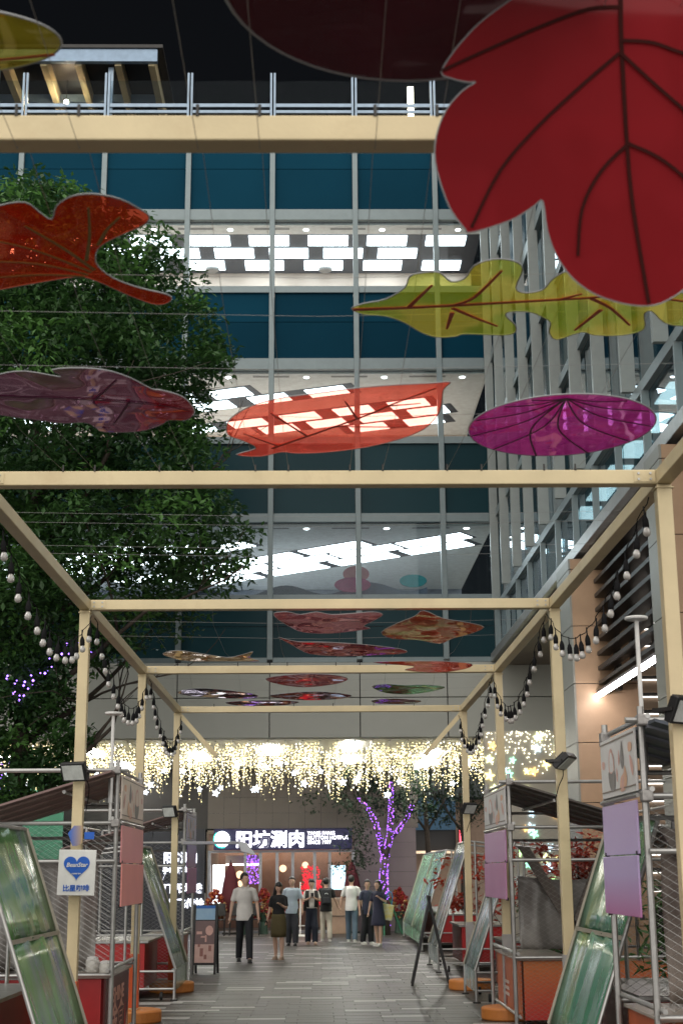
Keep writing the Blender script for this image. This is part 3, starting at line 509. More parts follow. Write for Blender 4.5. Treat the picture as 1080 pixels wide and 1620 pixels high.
# ------------------------------------------------------------------ pergola
pg = thing('pergola', 'gold square-tube pergola spanning the walkway', 'pergola', (0, 13.8, 0))
ORG = mat('orange_sleeve', (.55, .09, .02), .5); ORW = mat('orange_weight', (.48, .17, .035), .55, 0, .15, 3, .1, 20); GSL = mat('grey_sleeve', (.33, .32, .31), .5)
BZ1, BZ0 = 4.36, 4.262
PY = [4.6 * k for k in range(0, 6)]
for k, y in enumerate(PY):
    if k: MB().box(-2.248, 2.248, y - .05, y + .05, BZ0, BZ1).build('cross_beam', GOLD, pg, bevel=.006)
    for s in (-1, 1):
        if k < 5: MB().box(s * 2.25 if s > 0 else -2.35, 2.35 if s > 0 else -2.25, y + .052, y + 4.548, BZ0 - .001, BZ1 + .001).build('side_beam', GOLD, pg, bevel=.006)
        MB().box(s * 2.3 - .052, s * 2.3 + .052, y - .052, y + .052, BZ0 - .002, BZ1 + .003).build('corner_joint', GOLD, pg, bevel=.005)
        p = MB().box(s * 2.3 - .05, s * 2.3 + .05, y - .05, y + .05, .0, BZ0 - .003).build('post', GOLD, pg, bevel=.006)
        zz = .80 if s < 0 else 1.0
        MB().box(s * 2.3 - .058, s * 2.3 + .058, y - .058, y + .058, .17, zz).build('post_sleeve', ORG if s < 0 else GSL, pg, bevel=.004)
        w = MB(); w.lathe([(.335, 0), (.345, .02), (.345, .13), (.325, .15)], 32, (s * 2.3, y, 0)); w.build('base_weight', ORW, pg, smooth=False, bevel=.008)
    for s in (-1, 1):
        if k:
            MB().box(*sorted((s * 2.10, s * 2.243)), y - .056, y - .0505, BZ0 + .012, BZ1 - .012).build('joint_plate', GOLD, pg)
            for i, (dx, dz) in enumerate(((.03, .03), (.03, .07), (.11, .03), (.11, .07))): MB().tube([(s * (2.10 + dx), y - .063, BZ0 + dz), (s * (2.10 + dx), y - .055, BZ0 + dz)], .009, 6).build('bolt', STEEL, pg)
        MB().box(s * 2.3 - .06, s * 2.3 + .06, y - .06, y + .06, BZ0 - .03, BZ0 - .022).build('cap_plate', GOLD, pg)
for s in (-1, 1):
    M = Matrix.Translation((s * 1.98, 23, 3.92)) @ Matrix.Rotation(R(s * 42), 4, 'Y')
    MB().box(-.035, .035, -.035, .035, -.47, .47, M).build('brace', GOLD, pg)
hk = MB().lathe([(.006, -.03), (.006, 0.015)], 8).mesh('wire_hook', DARKST)
# ------------------------------------------------------------------ suspension wires and hanging leaves
WIRE = mat('steel_wire', (.25, .25, .245), .5, .3)
def wire(pts, label, g): tag(MB().tube(pts, .0012, 4).build('suspension_wire', WIRE), label, 'wire', g)
wx = [-1.71, -1.5, -1.07, -.85, -.43, -.21, .2, .42, .85, 1.08, 1.5, 1.71]
for bay, (y0, y1, zs) in enumerate(((.05, 4.55, 4.24), (4.65, 9.15, 4.205), (13.85, 18.35, 4.15), (18.45, 22.95, 4.1))):
    ym = {0: 3.7, 1: 6.9, 2: 15, 3: 20}[bay]
    for x in wx if bay < 2 else wx[::2]:
        wire([(x, y0, BZ1 + .005), (x, ym - .9, zs + .012), (x, ym + .9, zs + .012), (x, y1, BZ1 + .005)], ('thin steel wire strung lengthwise in front of the nearest crossbeam', 'thin steel wire strung lengthwise in the bay of the large leaf panels', 'thin steel wire strung lengthwise in the third pergola bay', 'thin steel wire strung lengthwise in the farthest pergola bay')[bay], 'lengthwise wires of bay %d' % (bay + 1))
        inst('wire_hook', hk, pg, Vector((x, y1, BZ1 + .025)) - pg.location)
for bay, yy_ in enumerate(((5.9, 6.35, 7.1, 7.9), (10.3, 10.6, 11.4, 11.7), (15, 16), (19.6, 20.8))):
    for y in yy_: wire([(-2.3, y, BZ1 + .01), (0, y, BZ1 - .035), (2.3, y, BZ1 + .01)], ('thin crosswise wire over the large leaf panels', 'thin crosswise wire in the bay without leaf panels', 'thin crosswise wire in the third pergola bay', 'thin crosswise wire in the farthest pergola bay')[bay], 'crosswise wires %d' % (bay + 1))
RIM = mat('clear_acrylic_rim', (.30, .31, .32), .25, 0, .05)
def leaf(key, label, m, vm, vw=.02, zoff=0, rim=.0035, tilt=None, sharp=True):
    d = LEAF[key]; o = catmull(d['out'], 3); c = d['c']
    t = thing('leaf_panel', label, 'leaf panel', c, 0, 'hanging leaf panels')
    if tilt is not None: t.rotation_euler = (tilt, 0, 0)
    MB().plate(o, -.002, .002).build('sheet', m, t, local=True)
    if rim: MB().tube([(p[0], p[1], 0) for p in o + [o[0]]], rim, 5, False).build('rim', RIM, t, local=True)
    sg_ = 1 if tilt is not None else -1
    for i, v in enumerate(d['veins']):
        q = catmull(v, 4, False); a, b = sorted((sg_ * (.0045 + .0004 * i), sg_ * (.0075 + .0004 * i))); w = vw if i == 0 else vw * .8
        MB().ribbon(q, w, w * (.5 if tilt is None else .8), a, b).build('vein', vm, t, local=True)
    return t
VR = mat('vein_red', (.42, .035, .012), .5); VD = mat('vein_dark_red', (.045, .008, .007), .7, spec=.1); VO = mat('vein_orange', (.42, .06, .03), .5); VY = mat('vein_olive', (.20, .15, .02), .5); VP = mat('vein_purple', (.06, .006, .03), .5)
leaf('big', 'huge dark red lobed leaf hanging closest, at upper right', film('film_crimson', (.44, .030, .040), (.4, .0, .01), .97, .0, .05, (.48, .034, .046), .5, .5), VD, .014, tilt=math.atan2(.94, -.35), rim=.003)
leaf('oak', 'yellow green oak leaf panel with red veins below the big red leaf', film('film_yellow', (.34, .42, .025), (.90, .92, .32), .42, .0, .15, (.66, .55, .09), ior=1.15), VR, .028)
leaf('orange', 'bright orange red pointed leaf panel in the middle', film('film_orange', (.85, .085, .045), (1, .36, .27), .34, .0, .12, (1.0, .15, .09), .5, .8, ior=1.12), VO, .02)
leaf('ginkgo', 'red ginkgo leaf panel with a long stem at upper left', film('film_red', (.50, .045, .018), (.85, .15, .07), .30, .0, .4, (.42, .05, .02), ior=1.2), VY, .02)
leaf('dusk', 'dusky purple mirror leaf panel at left above the second beam', film('film_dusk', (.22, .045, .15), (.5, .2, .3), .75, .32, .5, (.28, .07, .17), tipx=.33, tipc=(.50, .012, .035)), VP, .012)
leaf('pinkcloud', 'pink cloud shaped leaf panel just behind the third beam', film('film_pink', (.58, .24, .27), (.8, .4, .4), .75, .06, .3, (.40, .10, .12), .6), VD)
leaf('redlong', 'long deep red leaf panel below the pink cloud shape', film('film_deepred', (.38, .05, .05), (.7, .1, .1), .75, .12, .5, (.4, .09, .08)), VD)
leaf('patch', 'patchwork red, olive and white leaf panel right of the pink cloud shape', film('film_patch', (.58, .10, .05), (.8, .3, .2), .75, .08, .3, (.55, .46, .18), .58), VD)
leaf('tan', 'tan feather shaped leaf panel at left beyond the third beam', film('film_tan', (.45, .30, .13), (.9, .8, .6), .7, .1, .4, (.6, .45, .25)), VD)
leaf('scarlet', 'scarlet leaf panel overlapping the right of the fourth beam', film('film_scarlet', (.60, .07, .02), (1, .2, .1), .8, .04, .2, (.7, .12, .05)), VD)
leaf('rose', 'rose pink oval leaf panel in the middle behind the fourth beam', film('film_rose', (.55, .20, .22), (.8, .4, .4), .8, .06, .3, (.2, .03, .04), .62), VD)
leaf('greenpurple', 'half green half plum leaf panel at right behind the fourth beam', film('film_gp', (.10, .04, .06), (.4, .4, .3), .8, .1, .3, (.15, .35, .09), .5), VD)
leaf('plumlong', 'dark plum leaf panel at left behind the fourth beam', film('film_plum', (.075, .02, .04), (.4, .2, .3), .8, .3, .3, (.12, .04, .06)), VD)
leaf('plummid', 'dark plum leaf panel in the middle before the farthest beam', film('film_plum2', (.09, .02, .045), (.4, .2, .3), .8, .3, .3, (.2, .03, .05)), VD)
leaf('plumfar', 'farthest plum leaf panel left of centre by the last beam', film('film_plum', (.075, .02, .04), (.4, .2, .3)), VD)
leaf('brownfar', 'small brown leaf panel right of centre by the last beam', film('film_brown', (.18, .09, .06), (.5, .3, .3), .8, .2, .3), VD)
# round ones
def roundleaf(c, rx, ry, label, m, vm, hub, nv, a0, a1, rim=.004):
    t = thing('leaf_panel', label, 'leaf panel', c, 0, 'hanging leaf panels')
    o = [(rx * math.cos(2 * math.pi * k / 56), ry * math.sin(2 * math.pi * k / 56)) for k in range(56)]
    MB().plate(o, -.002, .002).build('sheet', m, t, local=True); MB().tube([(p[0], p[1], 0) for p in o + [o[0]]], rim, 5, False).build('rim', RIM, t, local=True)
    for k in range(nv):
        a = R(a0 + (a1 - a0) * k / (nv - 1)); d = Vector((math.cos(a), math.sin(a))); h = Vector(hub)
        s_ = 0
        while ((h.x + d.x * s_) / rx) ** 2 + ((h.y + d.y * s_) / ry) ** 2 < .93 and s_ < 2: s_ += .02
        n_ = Vector((-d.y, d.x)) * (.10 * s_ * (1 if math.cos(a) > 0 else -1))
        if s_ > .1: MB().ribbon(catmull([tuple(h), tuple(h + d * s_ * .5 + n_), tuple(h + d * s_)], 6, False), .008, .011, -.0075 - k * .0002, -.0045 - k * .0002).build('vein', vm, t, local=True)
    return t
roundleaf((1.37, 7.70, 4.2), .525, .575, 'round purple mirror leaf panel with fanned dark veins at right', film('film_purple', (.58, .06, .36), (.8, .15, .55), .60, .12, .5, (.50, .05, .34), .5, .7), VP, (-.06, -.52), 11, 8, 172)
roundleaf((.29, 3.65, 4.3), .58, .57, 'very dark maroon round leaf panel cut off by the top edge', film('film_maroon', (.10, .018, .034), (.12, .02, .03), .92, .10, .12, (.085, .017, .03)), mat('vein_black', (.006, .004, .005), .5), (0, .0), 3, 200, 340, .007)
roundleaf((-1.28, 3.99, 4.3), .47, .20, 'olive yellow leaf panel cut off at the upper left corner', film('film_olive', (.20, .16, .02), (.6, .55, .12), .6, .06, .3, (.28, .24, .03)), VR, (-.4, 0), 3, -20, 30)
# ------------------------------------------------------------------ festoon bulbs
CABLE = mat('black_cable', (.006, .006, .007), .7, spec=.15); BULB = mat('frosted_bulb', (.60, .58, .55), .08, 0, .25, 30, spec=.9, trans=.35)
soc = MB().lathe([(.005, .13), (.006, .07), (.014, .055), (.022, .03), (.023, -.012), (.020, -.022)], 10).mesh('bulb_socket', CABLE, True)
blb = MB().lathe([(.014, -.022), (.019, -.034), (.027, -.052), (.0255, -.071), (.016, -.084), (.003, -.088)], 14).mesh('bulb', BULB, True)
def festoon(s, y0, y1, z0, z1, sag, n, label, power=1.0, dx=.0):
    X = s * (2.22 + dx); t = thing('festoon_string', label, 'string lights', (X, (y0 + y1) / 2, min(z0, z1) - sag), 0, 'festoon bulb strings along the pergola')
    P = []
    for i in range(41):
        u = i / 40; P.append((X + .012 * math.sin(i * 1.7), y0 + (y1 - y0) * u, z0 + (z1 - z0) * u - 4 * sag * (u ** power) * (1 - u ** power)))
    MB().tube(P, .0042, 5).build('cable', CABLE, t)
    for i in range(n):
        u = (i + .5) / n; f = u * 40; k = min(39, int(f)); a = Vector(P[k]).lerp(Vector(P[k + 1]), f - k)
        rr = (random.uniform(-.1, .1), random.uniform(-.1, .1), 0)
        k_ = inst('bulb_socket', soc, t, a - t.location - Vector((0, 0, .12)), rr); inst('bulb', blb, k_)
for s, sd_ in ((-1, 'left'), (1, 'right')):
    for a, b, nm_ in ((PY[2], PY[3], 'between the two nearest %s posts'), (PY[3], PY[4], 'between the second and third %s posts in view'), (PY[4], PY[5], 'between the last two %s posts')):
        festoon(s, a + .07, b - .07, 4.2, 4.2, .50 if a < 10 else .58, 14, 'string of clear bulbs sagging ' + nm_ % sd_, 1.25)
# ------------------------------------------------------------------ flood lights on the posts
LENS = mat('flood_lens', (.50, .52, .50), .15, 0, .2, 12)
def flood(x, y, z, rz, tilt, label):
    t = thing('flood_light', label, 'floodlight', (x, y, z), rz, 'flood lights clamped to the pergola posts')
    M = Matrix.Rotation(R(tilt), 4, 'X')
    MB().box(-.13, .13, -.03, .03, -.09, .09, M).build('housing', BLACK, t, bevel=.008, local=True)
    MB().box(-.108, .108, -.036, -.031, -.07, .07, M).build('lens', LENS, t, local=True)
    f = MB()
    for k in range(6): f.box(-.11 + k * .04, -.10 + k * .04, .031, .05, -.07, .07, M)
    f.build('cooling_fins', BLACK, t, local=True)
    for sx in (-1, 1): MB().box(sx * .14 - .006, sx * .14 + .006, -.015, .13, -.012, .012).build('bracket_arm', DARKST, t, local=True)
    MB().box(-.146, .146, .13, .142, -.015, .015).build('bracket_bar', DARKST, t, local=True)
    MB().tube(catmull([(.05, .05, 0), (.12, .06, -.12), (.10, .10, -.22), (.06, .13, -.36)], 4, False), .005, 5).build('supply_cable', CABLE, t, local=True)
    return t
flood(-2.31, 13.58, 2.69, R(-22), 24, 'flood light on the left post above the blue heart sign')
flood(-2.36, 22.76, 2.70, R(-35), 20, 'flood light on the farthest left post')
flood(2.30, 13.58, 2.76, R(62), 50, 'flood light seen edge-on on the second right post')
flood(2.31, 9.04, 2.74, R(35), 28, 'flood light on the nearest right post at the frame edge')
flood(2.32, 22.76, 2.72, R(40), 30, 'flood light on the farthest right post')
# ------------------------------------------------------------------ market stalls
WHEEL = mat('caster_rubber', (.02, .02, .02), .6)
tubeM = {}
def wmesh(name, parent, f, u0, u1, z0, z1, sp, m=None):
    """expanded wire mesh in the plane f(u, z): two families of diagonal strands clipped to the rectangle"""
    b = MB(); w, h = u1 - u0, z1 - z0; k = .62
    c = -h / k
    while c < w:
        for sg_ in (1, -1):
            pts = []
            for u in (max(0, c), min(w, c + h / k)):
                z = (u - c) * k; pts.append((u0 + u, (z0 + z) if sg_ > 0 else (z1 - z)))
            if pts[1][0] - pts[0][0] > .01: b.tube([f(*pts[0]), f(*pts[1])], .0014, 3, False)
        c += sp / k * 1.05
    return tag(b.build(name, m or STEEL, parent, fix=False), kind='stuff')
PRC = {'a': mat('print_grey', (.20, .19, .185), .5), 'b': mat('print_pink', (.60, .36, .31), .5), 'c': mat('print_orange', (.66, .40, .26), .5), 'd': mat('print_line', (.2, .16, .13), .5)}
def kiosk(s, Xf, Y0, Y1, depth, label, paper, pan, counter, side, roof, lamp=None, art='flame', mesh_sp=.05, top=2.75, slats=True):
    X = lambda u: s * (Xf + u)
    t = thing('market_stall', label, 'stall', (X(depth / 2), (Y0 + Y1) / 2, 0), 0, 'scaffold tube market stalls')
    def tb(name, a, b, r=.024): return MB().tube([a, b], r, 10).build(name, STEEL, t, smooth=False)
    for y in (Y0, Y1): tb('upright', (X(0), y, 0), (X(0), y, top + .12)); tb('upright', (X(depth), y, 0), (X(depth), y, top - .25))
    for z in (top + .02, top - .50, top - .87, .80): tb('rail', (X(-.12 if z > 2.5 else 0), Y0 - .05, z), (X(depth + .1), Y0 - .05, z), .021)
    for z in (top + .0, top - .5, .80, .12): tb('rail', (X(.03), Y0 - .1, z + .045), (X(.03), Y1 + .1, z + .045), .019)
    for z in (top - .25, top - .6, .80): tb('rail', (X(0), Y1 + .05, z), (X(depth), Y1 + .05, z), .019); tb('rail', (X(depth + .05), Y0, z), (X(depth + .05), Y1, z), .019)
    for z in (top + .02, top - .50): 
        for y in (Y0 - .05, Y1): MB().box(X(0) - .04, X(0) + .04, y - .045, y + .045, z - .04, z + .04).build('coupler', mat('coupler_zinc', (.35, .34, .33), .5, .7, .3, 20), t, bevel=.012)
    # printed header, facing the walkway
    def fx(u, z, d): return (X(d), Y0 + u, z)
    W = Y1 - Y0
    hd = MB().box(min(X(-.045), X(-.03)), max(X(-.045), X(-.03)), Y0 + .04, Y1 - .02, top - .46, top - .02).build('header_panel', paper, t, bevel=.003)
    for (z0, z1) in ((top - .055, top - .045), (top - .42, top - .41)): MB().box(min(X(-.049), X(-.046)), max(X(-.049), X(-.046)), Y0 + .06, Y1 - .04, z0, z1).build('print_line', PRC['d'], hd)
    def blob(cu, cz, ru, rz_, m, sides=14, off=0.0): 
        o = [(ru * math.cos(2 * math.pi * k / sides) * (1.0 if math.sin(2 * math.pi * k / sides) < 0 else .75), rz_ * math.sin(2 * math.pi * k / sides)) for k in range(sides)]
        v = [(X(-.048 - off), Y0 + W * cu + a, top - .24 + c) for a, c in o]; MB().add(v, [tuple(range(sides))]).build('print_shape', m, hd)
    def poly(pts, m, off=0.0):
        v = [(X(-.048 - off), Y0 + W * a, top - .24 + c) for a, c in catmull(pts, 3)]; MB().add(v, [tuple(range(len(v)))]).build('print_shape', m, hd)
    g_, p_, c_ = PRC['a'], PRC['b'], PRC['c']
    poly([(.36, .17), (.33, .08), (.32, .0), (.37, -.04), (.41, .02), (.40, .09)], g_); poly([(.44, .11), (.47, .05), (.46, -.01), (.43, .03)], p_)
    poly([(.30, -.02), (.34, -.07), (.42, -.10), (.45, -.18), (.37, -.20), (.28, -.17), (.25, -.10)], c_, .0006); poly([(.34, -.09), (.40, -.12), (.41, -.19), (.35, -.19)], p_, .0012)
    poly([(.60, -.04), (.59, .06), (.64, .13), (.70, .13), (.74, .05), (.73, -.04)], p_); poly([(.62, -.03), (.615, .05), (.65, .105), (.69, .105), (.72, .04), (.71, -.03)], paper, .0006)
    poly([(.58, -.03), (.575, -.12), (.62, -.18), (.70, -.17), (.75, -.10), (.75, -.03), (.67, -.05)], g_, .0012)
    poly([(.12, .02), (.17, .04), (.15, -.05), (.10, -.11), (.08, -.05)], p_); poly([(.10, .12), (.18, .13), (.19, .07), (.11, .07)], c_, .0003); poly([(.50, -.05), (.53, -.02), (.54, -.10), (.51, -.12)], p_); poly([(.86, .05), (.93, .06), (.93, .01), (.87, .0)], p_)
    MB().tube([(X(-.05), Y0, top - .49), (X(-.05), Y1, top - .49)], .016, 8).build('panel_rail', STEEL, t)
    for i, (z0, z1) in enumerate(((top - .885, top - .52), (top - 1.31, top - .895))):
        dd = .012 * i; MB().box(min(X(-.055 - dd), X(-.04 - dd)), max(X(-.055 - dd), X(-.04 - dd)), Y0 + .05, Y1 - .03, z0, z1).build('hanging_panel', pan[i], t, bevel=.003)
        for y in (Y0 + .1, Y1 - .1): MB().box(min(X(-.062), X(-.03)), max(X(-.062), X(-.03)), y - .012, y + .012, z0 - .015, z0 + .02).build('clip', DARKST, t)
    # counter
    cf = MB().box(min(X(.06), X(.08)), max(X(.06), X(.08)), Y0 + .06, Y1 - .05, .12, .76).build('counter_front', counter, t)
    if art == 'flame':
        A = mat('print_peach', (.60, .30, .22), .5)
        text('SHINE', .19, A, cf, (X(.055), Y0 + W * .30, .50), (R(90), 0, R(90 * -s if s > 0 else 90)), 'print_letters', .006, .001, sx=1.6)
        text('金食', .36, A, cf, (X(.055), Y0 + W * .26, .20), (R(90), 0, R(90)), 'print_letters', .008, .001, sx=1.3)
        for (cu, h0, c3) in ((.10, .22, PRC['c']), (.82, .34, mat('print_red', (.45, .02, .015), .5)), (.90, .2, PRC['c'])):
            MB().add([(X(.056), Y0 + W * cu - .08, .13), (X(.056), Y0 + W * cu + .08, .13), (X(.056), Y0 + W * cu + .05, .13 + h0 * .6), (X(.056), Y0 + W * cu, .13 + h0)], [(0, 1, 2, 3)]).build('print_flame', c3, cf)
    else:
        dk = mat('print_dark_red', (.25, .035, .02), .5); wt = mat('print_milk', (.6, .5, .45), .5)
        for cu, h0 in ((.25, .58), (.62, .48)): MB().add([(X(.056), Y0 + W * cu - .14, .2), (X(.056), Y0 + W * cu + .14, .2), (X(.056), Y0 + W * cu + .1, .2 + h0 * .6), (X(.056), Y0 + W * cu, .2 + h0), (X(.056), Y0 + W * cu - .1, .2 + h0 * .6)], [(0, 1, 2, 3, 4)]).build('print_flame', dk, cf)
        for z in (.30, .37, .44): MB().box(min(X(.052), X(.055)), max(X(.052), X(.055)), Y0 + W * .45, Y0 + W * .72, z, z + .035).build('print_bar', wt, cf)
    MB().box(min(X(.03), X(.7)), max(X(.03), X(.7)), Y0 + .05, Y1 - .04, .762, .785).build('counter_top', mat('counter_laminate', (.33, .29, .25), .4), t, bevel=.004)
    MB().box(min(X(.10), X(depth - .05)), max(X(.10), X(depth - .05)), Y0 + .02, Y0 + .045, .12, .755).build('counter_side', side, t)
    MB().box(min(X(.10), X(.7)), max(X(.10), X(.7)), Y1 - .075, Y1 - .055, .12, .755).build('counter_side', side, t)
    wmesh('wire_mesh', t, lambda u, z: (X(u), Y0 - .02, z), .03, depth - .03, .83, top - .52, mesh_sp)
    if art != 'flame': wmesh('wire_mesh', t, lambda u, z: (X(u), Y0 - .025, z), .05, depth - .03, .10, .78, mesh_sp * .8)
    wmesh('wire_mesh', t, lambda u, z: (X(u), Y1 + .02, z), .03, depth - .03, .83, top - .62, mesh_sp)
    # plank roof falling away from the walkway
    n = 9; sl = .30
    for k in range(n):
        y = Y0 - .35 + (W + .7) * k / n; w = (W + .7) / n; z0, z1 = top - .02, top - .02 - sl * (depth + .35)
        b = MB(); a = [(X(.02), z0), (X(depth + .35), z1)]
        v = [(a[i][0], y + q * w + .006 * (1 - 2 * q), a[i][1] + zz - .018 * (k % 2)) for i in (0, 1) for q in (0, 1) for zz in (0, .022)]
        b.add(v, [(0, 1, 3, 2), (4, 6, 7, 5), (0, 4, 5, 1), (2, 3, 7, 6), (0, 2, 6, 4), (1, 5, 7, 3)]).build('roof_plank', roof[k % len(roof)], t)
    MB().tube([(X(.5), Y0 - .2, top - .20), (X(.5), Y1 + .2, top - .20)], .02, 6).build('roof_bearer', STEEL, t)
    if slats:
        for (ua, ub, za, zb) in ((.25, 1.0, 2.05, .8), (1.25, .75, 2.0, .8)):
            M = MB(); q = [(X(ua), za), (X(ua + .14), za), (X(ub + .14), zb), (X(ub), zb)]; yb = Y0 + W * .55
            M.add([(p[0], y, p[1]) for y in (yb, yb + .05) for p in q], [(0, 1, 2, 3), (7, 6, 5, 4), (0, 4, 5, 1), (1, 5, 6, 2), (2, 6, 7, 3), (3, 7, 4, 0)]).build('diagonal_board', mat('weathered_board', (.17, .145, .125), .6, 0, .2, 3, .1, 20, stretch=(6, 1, 1)), t)
    for u in (.15, depth - .1):
        for y in (Y0 + .12, Y1 - .12):
            w_ = MB(); w_.tube([(X(u) - .018, y, .05), (X(u) + .018, y, .05)], .05, 14); w_.build('caster', WHEEL, t)
    if lamp:
        lx, ly, lz = lamp; MB().tube([(lx, ly, top - .6), (lx, ly, lz)], .017, 8).build('lamp_pole', WHITE, t); d = MB(); d.lathe([(.02, -.02), (.085, -.012), (.09, 0), (.085, .01)], 20, (lx, ly, lz + .01)); d.build('lamp_disc', WHITE, t, bevel=.002)
        MB().tube([(lx, ly, top - .3), (lx, ly, top + .1)], .03, 8).build('lamp_sleeve', STEEL, t)
def ramp2(name, c0, c1, axis='Z', rough=.4, vmin=0, vmax=1):
    m = mat(name, c0, rough); n, l = nm(m); b = n['Principled BSDF']; g = n.new('ShaderNodeTexCoord'); sp = n.new('ShaderNodeSeparateXYZ'); mr = n.new('ShaderNodeMapRange'); mr.inputs['From Min'].default_value = vmin; mr.inputs['From Max'].default_value = vmax
    r = n.new('ShaderNodeValToRGB'); r.color_ramp.elements[0].color = (*c0, 1); r.color_ramp.elements[1].color = (*c1, 1)
    l.new(g.outputs['Object'], sp.inputs[0]); l.new(sp.outputs[axis], mr.inputs['Value']); l.new(mr.outputs[0], r.inputs['Fac']); l.new(r.outputs[0], b.inputs['Base Color']); return m
PAPER = mat('cream_print', (.74, .64, .56), .5, 0, .04); PAPW = mat('white_print', (.60, .60, .60), .45, 0, .04); PAPL = mat('lilac_print', (.45, .42, .55), .45, 0, .15)
PK1, PK2 = mat('dusty_rose_panel', (.82, .35, .36), .5, 0, .05, 2), mat('salmon_panel', (.88, .34, .31), .5, 0, .05, 2)
LI1, LI2 = ramp2('lilac_upper', (.50, .40, .66), (.48, .36, .62), vmin=1.8, vmax=2.3), ramp2('lilac_to_pink', (.46, .16, .36), (.47, .37, .64), vmin=1.42, vmax=1.72)
MG1, MG2 = ramp2('mauve_upper', (.46, .22, .42), (.50, .26, .45), vmin=1.8, vmax=2.3), mat('mauve_lower', (.50, .24, .42), .5, 0, .05, 2)
VI1, VI2 = ramp2('violet_upper', (.40, .16, .36), (.24, .18, .48), vmin=1.85, vmax=2.25), mat('plum_lower', (.40, .13, .30), .5, 0, .05, 2)
REDC = mat('dark_red_print', (.10, .014, .014), .45, 0, .12, 1.5); REDS = mat('red_board', (.30, .012, .014), .45); ORC = ramp2('orange_red_print', (.52, .04, .03), (.55, .17, .045), vmin=.15, vmax=.75); ORC2 = mat('orange_front', (.50, .13, .05), .45, 0, .2, 3)
PLK = [mat('plank_mauve', (.23, .15, .14), .55, 0, .15, 3, .06, 30, stretch=(1, 8, 1)), mat('plank_brown', (.28, .20, .175), .55, 0, .15, 3, .06, 30, stretch=(1, 8, 1))]; PLD = [mat('plank_dark', (.10, .088, .08), .6, 0, .2, 3, .08, 30, stretch=(1, 8, 1)), mat('plank_dark2', (.13, .115, .105), .6, 0, .2, 3, .08, 30, stretch=(1, 8, 1))]; PLB = [mat('plank_bluegrey', (.07, .085, .11), .5, 0, .2, 3), mat('plank_pale_blue', (.16, .17, .20), .5, 0, .2, 3)]
kiosk(-1, 2.05, 14.62, 16.45, 1.9, 'left market stall with salmon pink panels and dark red counter', PAPER, (PK1, PK2), REDC, REDS, PLK, (-2.12, 14.66, 3.34))
kiosk(1, 2.24, 10.0, 11.3, 1.7, 'nearest right market stall with lilac panels at the frame edge', PAPW, (LI1, LI2), mat('orange_red_front', (.40, .09, .035), .45, 0, .3, 2), ORC, PLB, (2.42, 10.75, 3.62), 'bars', .055)
kiosk(1, 2.2, 16.95, 19.2, 1.9, 'second right market stall with mauve pink panels and orange mesh counter', PAPW, (MG1, MG2), ORC2, ORC, PLD, None, 'bars', .055)
kiosk(-1, 2.24, 23.95, 25.7, 1.6, 'farthest left market stall with violet panels behind the sandwich board', PAPL, (VI1, VI2), mat('red_orange_front', (.38, .055, .04), .45, 0, .3, 2), REDS, PLK, None, 'bars', .06, slats=False)
pa = thing('projecting_arm', 'long grey arm with a pale lamp reaching out from the farthest left stall', 'lamp', (-2.2, 23.9, 2.2))
MB().box(-2.24, -1.35, 23.82, 23.9, 2.215, 2.265).build('arm', mat('arm_grey', (.30, .30, .33), .4, .3), pa, bevel=.006)
MB().add([(-1.36, 23.80, 2.27), (-1.22, 23.80, 2.24), (-1.05, 23.80, 2.03), (-1.30, 23.80, 2.10), (-1.36, 23.92, 2.27), (-1.22, 23.92, 2.24), (-1.05, 23.92, 2.03), (-1.30, 23.92, 2.10)], [(0, 1, 2, 3), (7, 6, 5, 4), (0, 4, 5, 1), (1, 5, 6, 2), (2, 6, 7, 3), (3, 7, 4, 0)]).build('lamp_head', mat('arm_lamp', (.5, .52, .55), .3), pa, bevel=.01)
# covers and goods left on the counters
def drape(x0, x1, y, z0, z1, label, m, amp=.05):
    b = MB(); N, K = 36, 10; v = []
    for i in range(K + 1):
        for j in range(N + 1):
            u = j / N; w = i / K; v.append((x0 + (x1 - x0) * u, y + amp * (.35 + .65 * w) * math.sin(u * 23 + 1.3 * math.sin(w * 3)) + .03 * math.sin(u * 7 + w * 5), z1 - (z1 - z0) * w - .05 * (1 - w) * math.sin(math.pi * u)))
    o = b.add(v, [(i * (N + 1) + j, i * (N + 1) + j + 1, (i + 1) * (N + 1) + j + 1, (i + 1) * (N + 1) + j) for i in range(K) for j in range(N)]).build('dust_sheet', m, smooth=True); sm = o.modifiers.new('th', 'SOLIDIFY'); sm.thickness = .003
    tag(o, label, 'sheet', 'plastic sheets hung inside the stalls')
PLA = mat('grey_plastic_sheet', (.26, .25, .235), .3, 0, .25, 4, .1, 12); PLB2 = mat('brown_cloth', (.20, .165, .14), .6, 0, .25, 4, .1, 12)
drape(-2.35, -3.35, 15.5, .82, 1.95, 'grey plastic sheet hung inside the salmon panelled left stall', PLA); drape(2.5, 3.6, 10.75, .82, 1.9, 'brown cloth hung inside the nearest right stall', PLB2); drape(2.45, 3.7, 18.3, .82, 1.7, 'grey plastic sheet hung inside the mauve right stall', PLA)
def jar(x, y, z, r, h, label, m):
    t = thing('storage_jar', label, 'jar', (x, y, z), 0, 'jars on the left counter'); MB().lathe([(r * .85, 0), (r, .015), (r, h * .8), (r * .8, h * .86)], 16, (x, y, z)).build('body', m, t, smooth=True); MB().lathe([(r * .82, h * .86), (r * .84, h), (r * .5, h + .01)], 16, (x, y, z)).build('lid', WHITE, t)
for i, (x, y, r, h, lb) in enumerate(((-2.16, 14.95, .06, .12, 'white jar nearest the corner tube on the left counter'), (-2.32, 15.15, .07, .15, 'larger pale jar in the middle of the left counter'), (-2.55, 15.0, .05, .10, 'small pale jar farthest left on the left counter'))): jar(x, y, .786, r, h, lb, mat('jar_pale', (.5, .49, .45), .3))
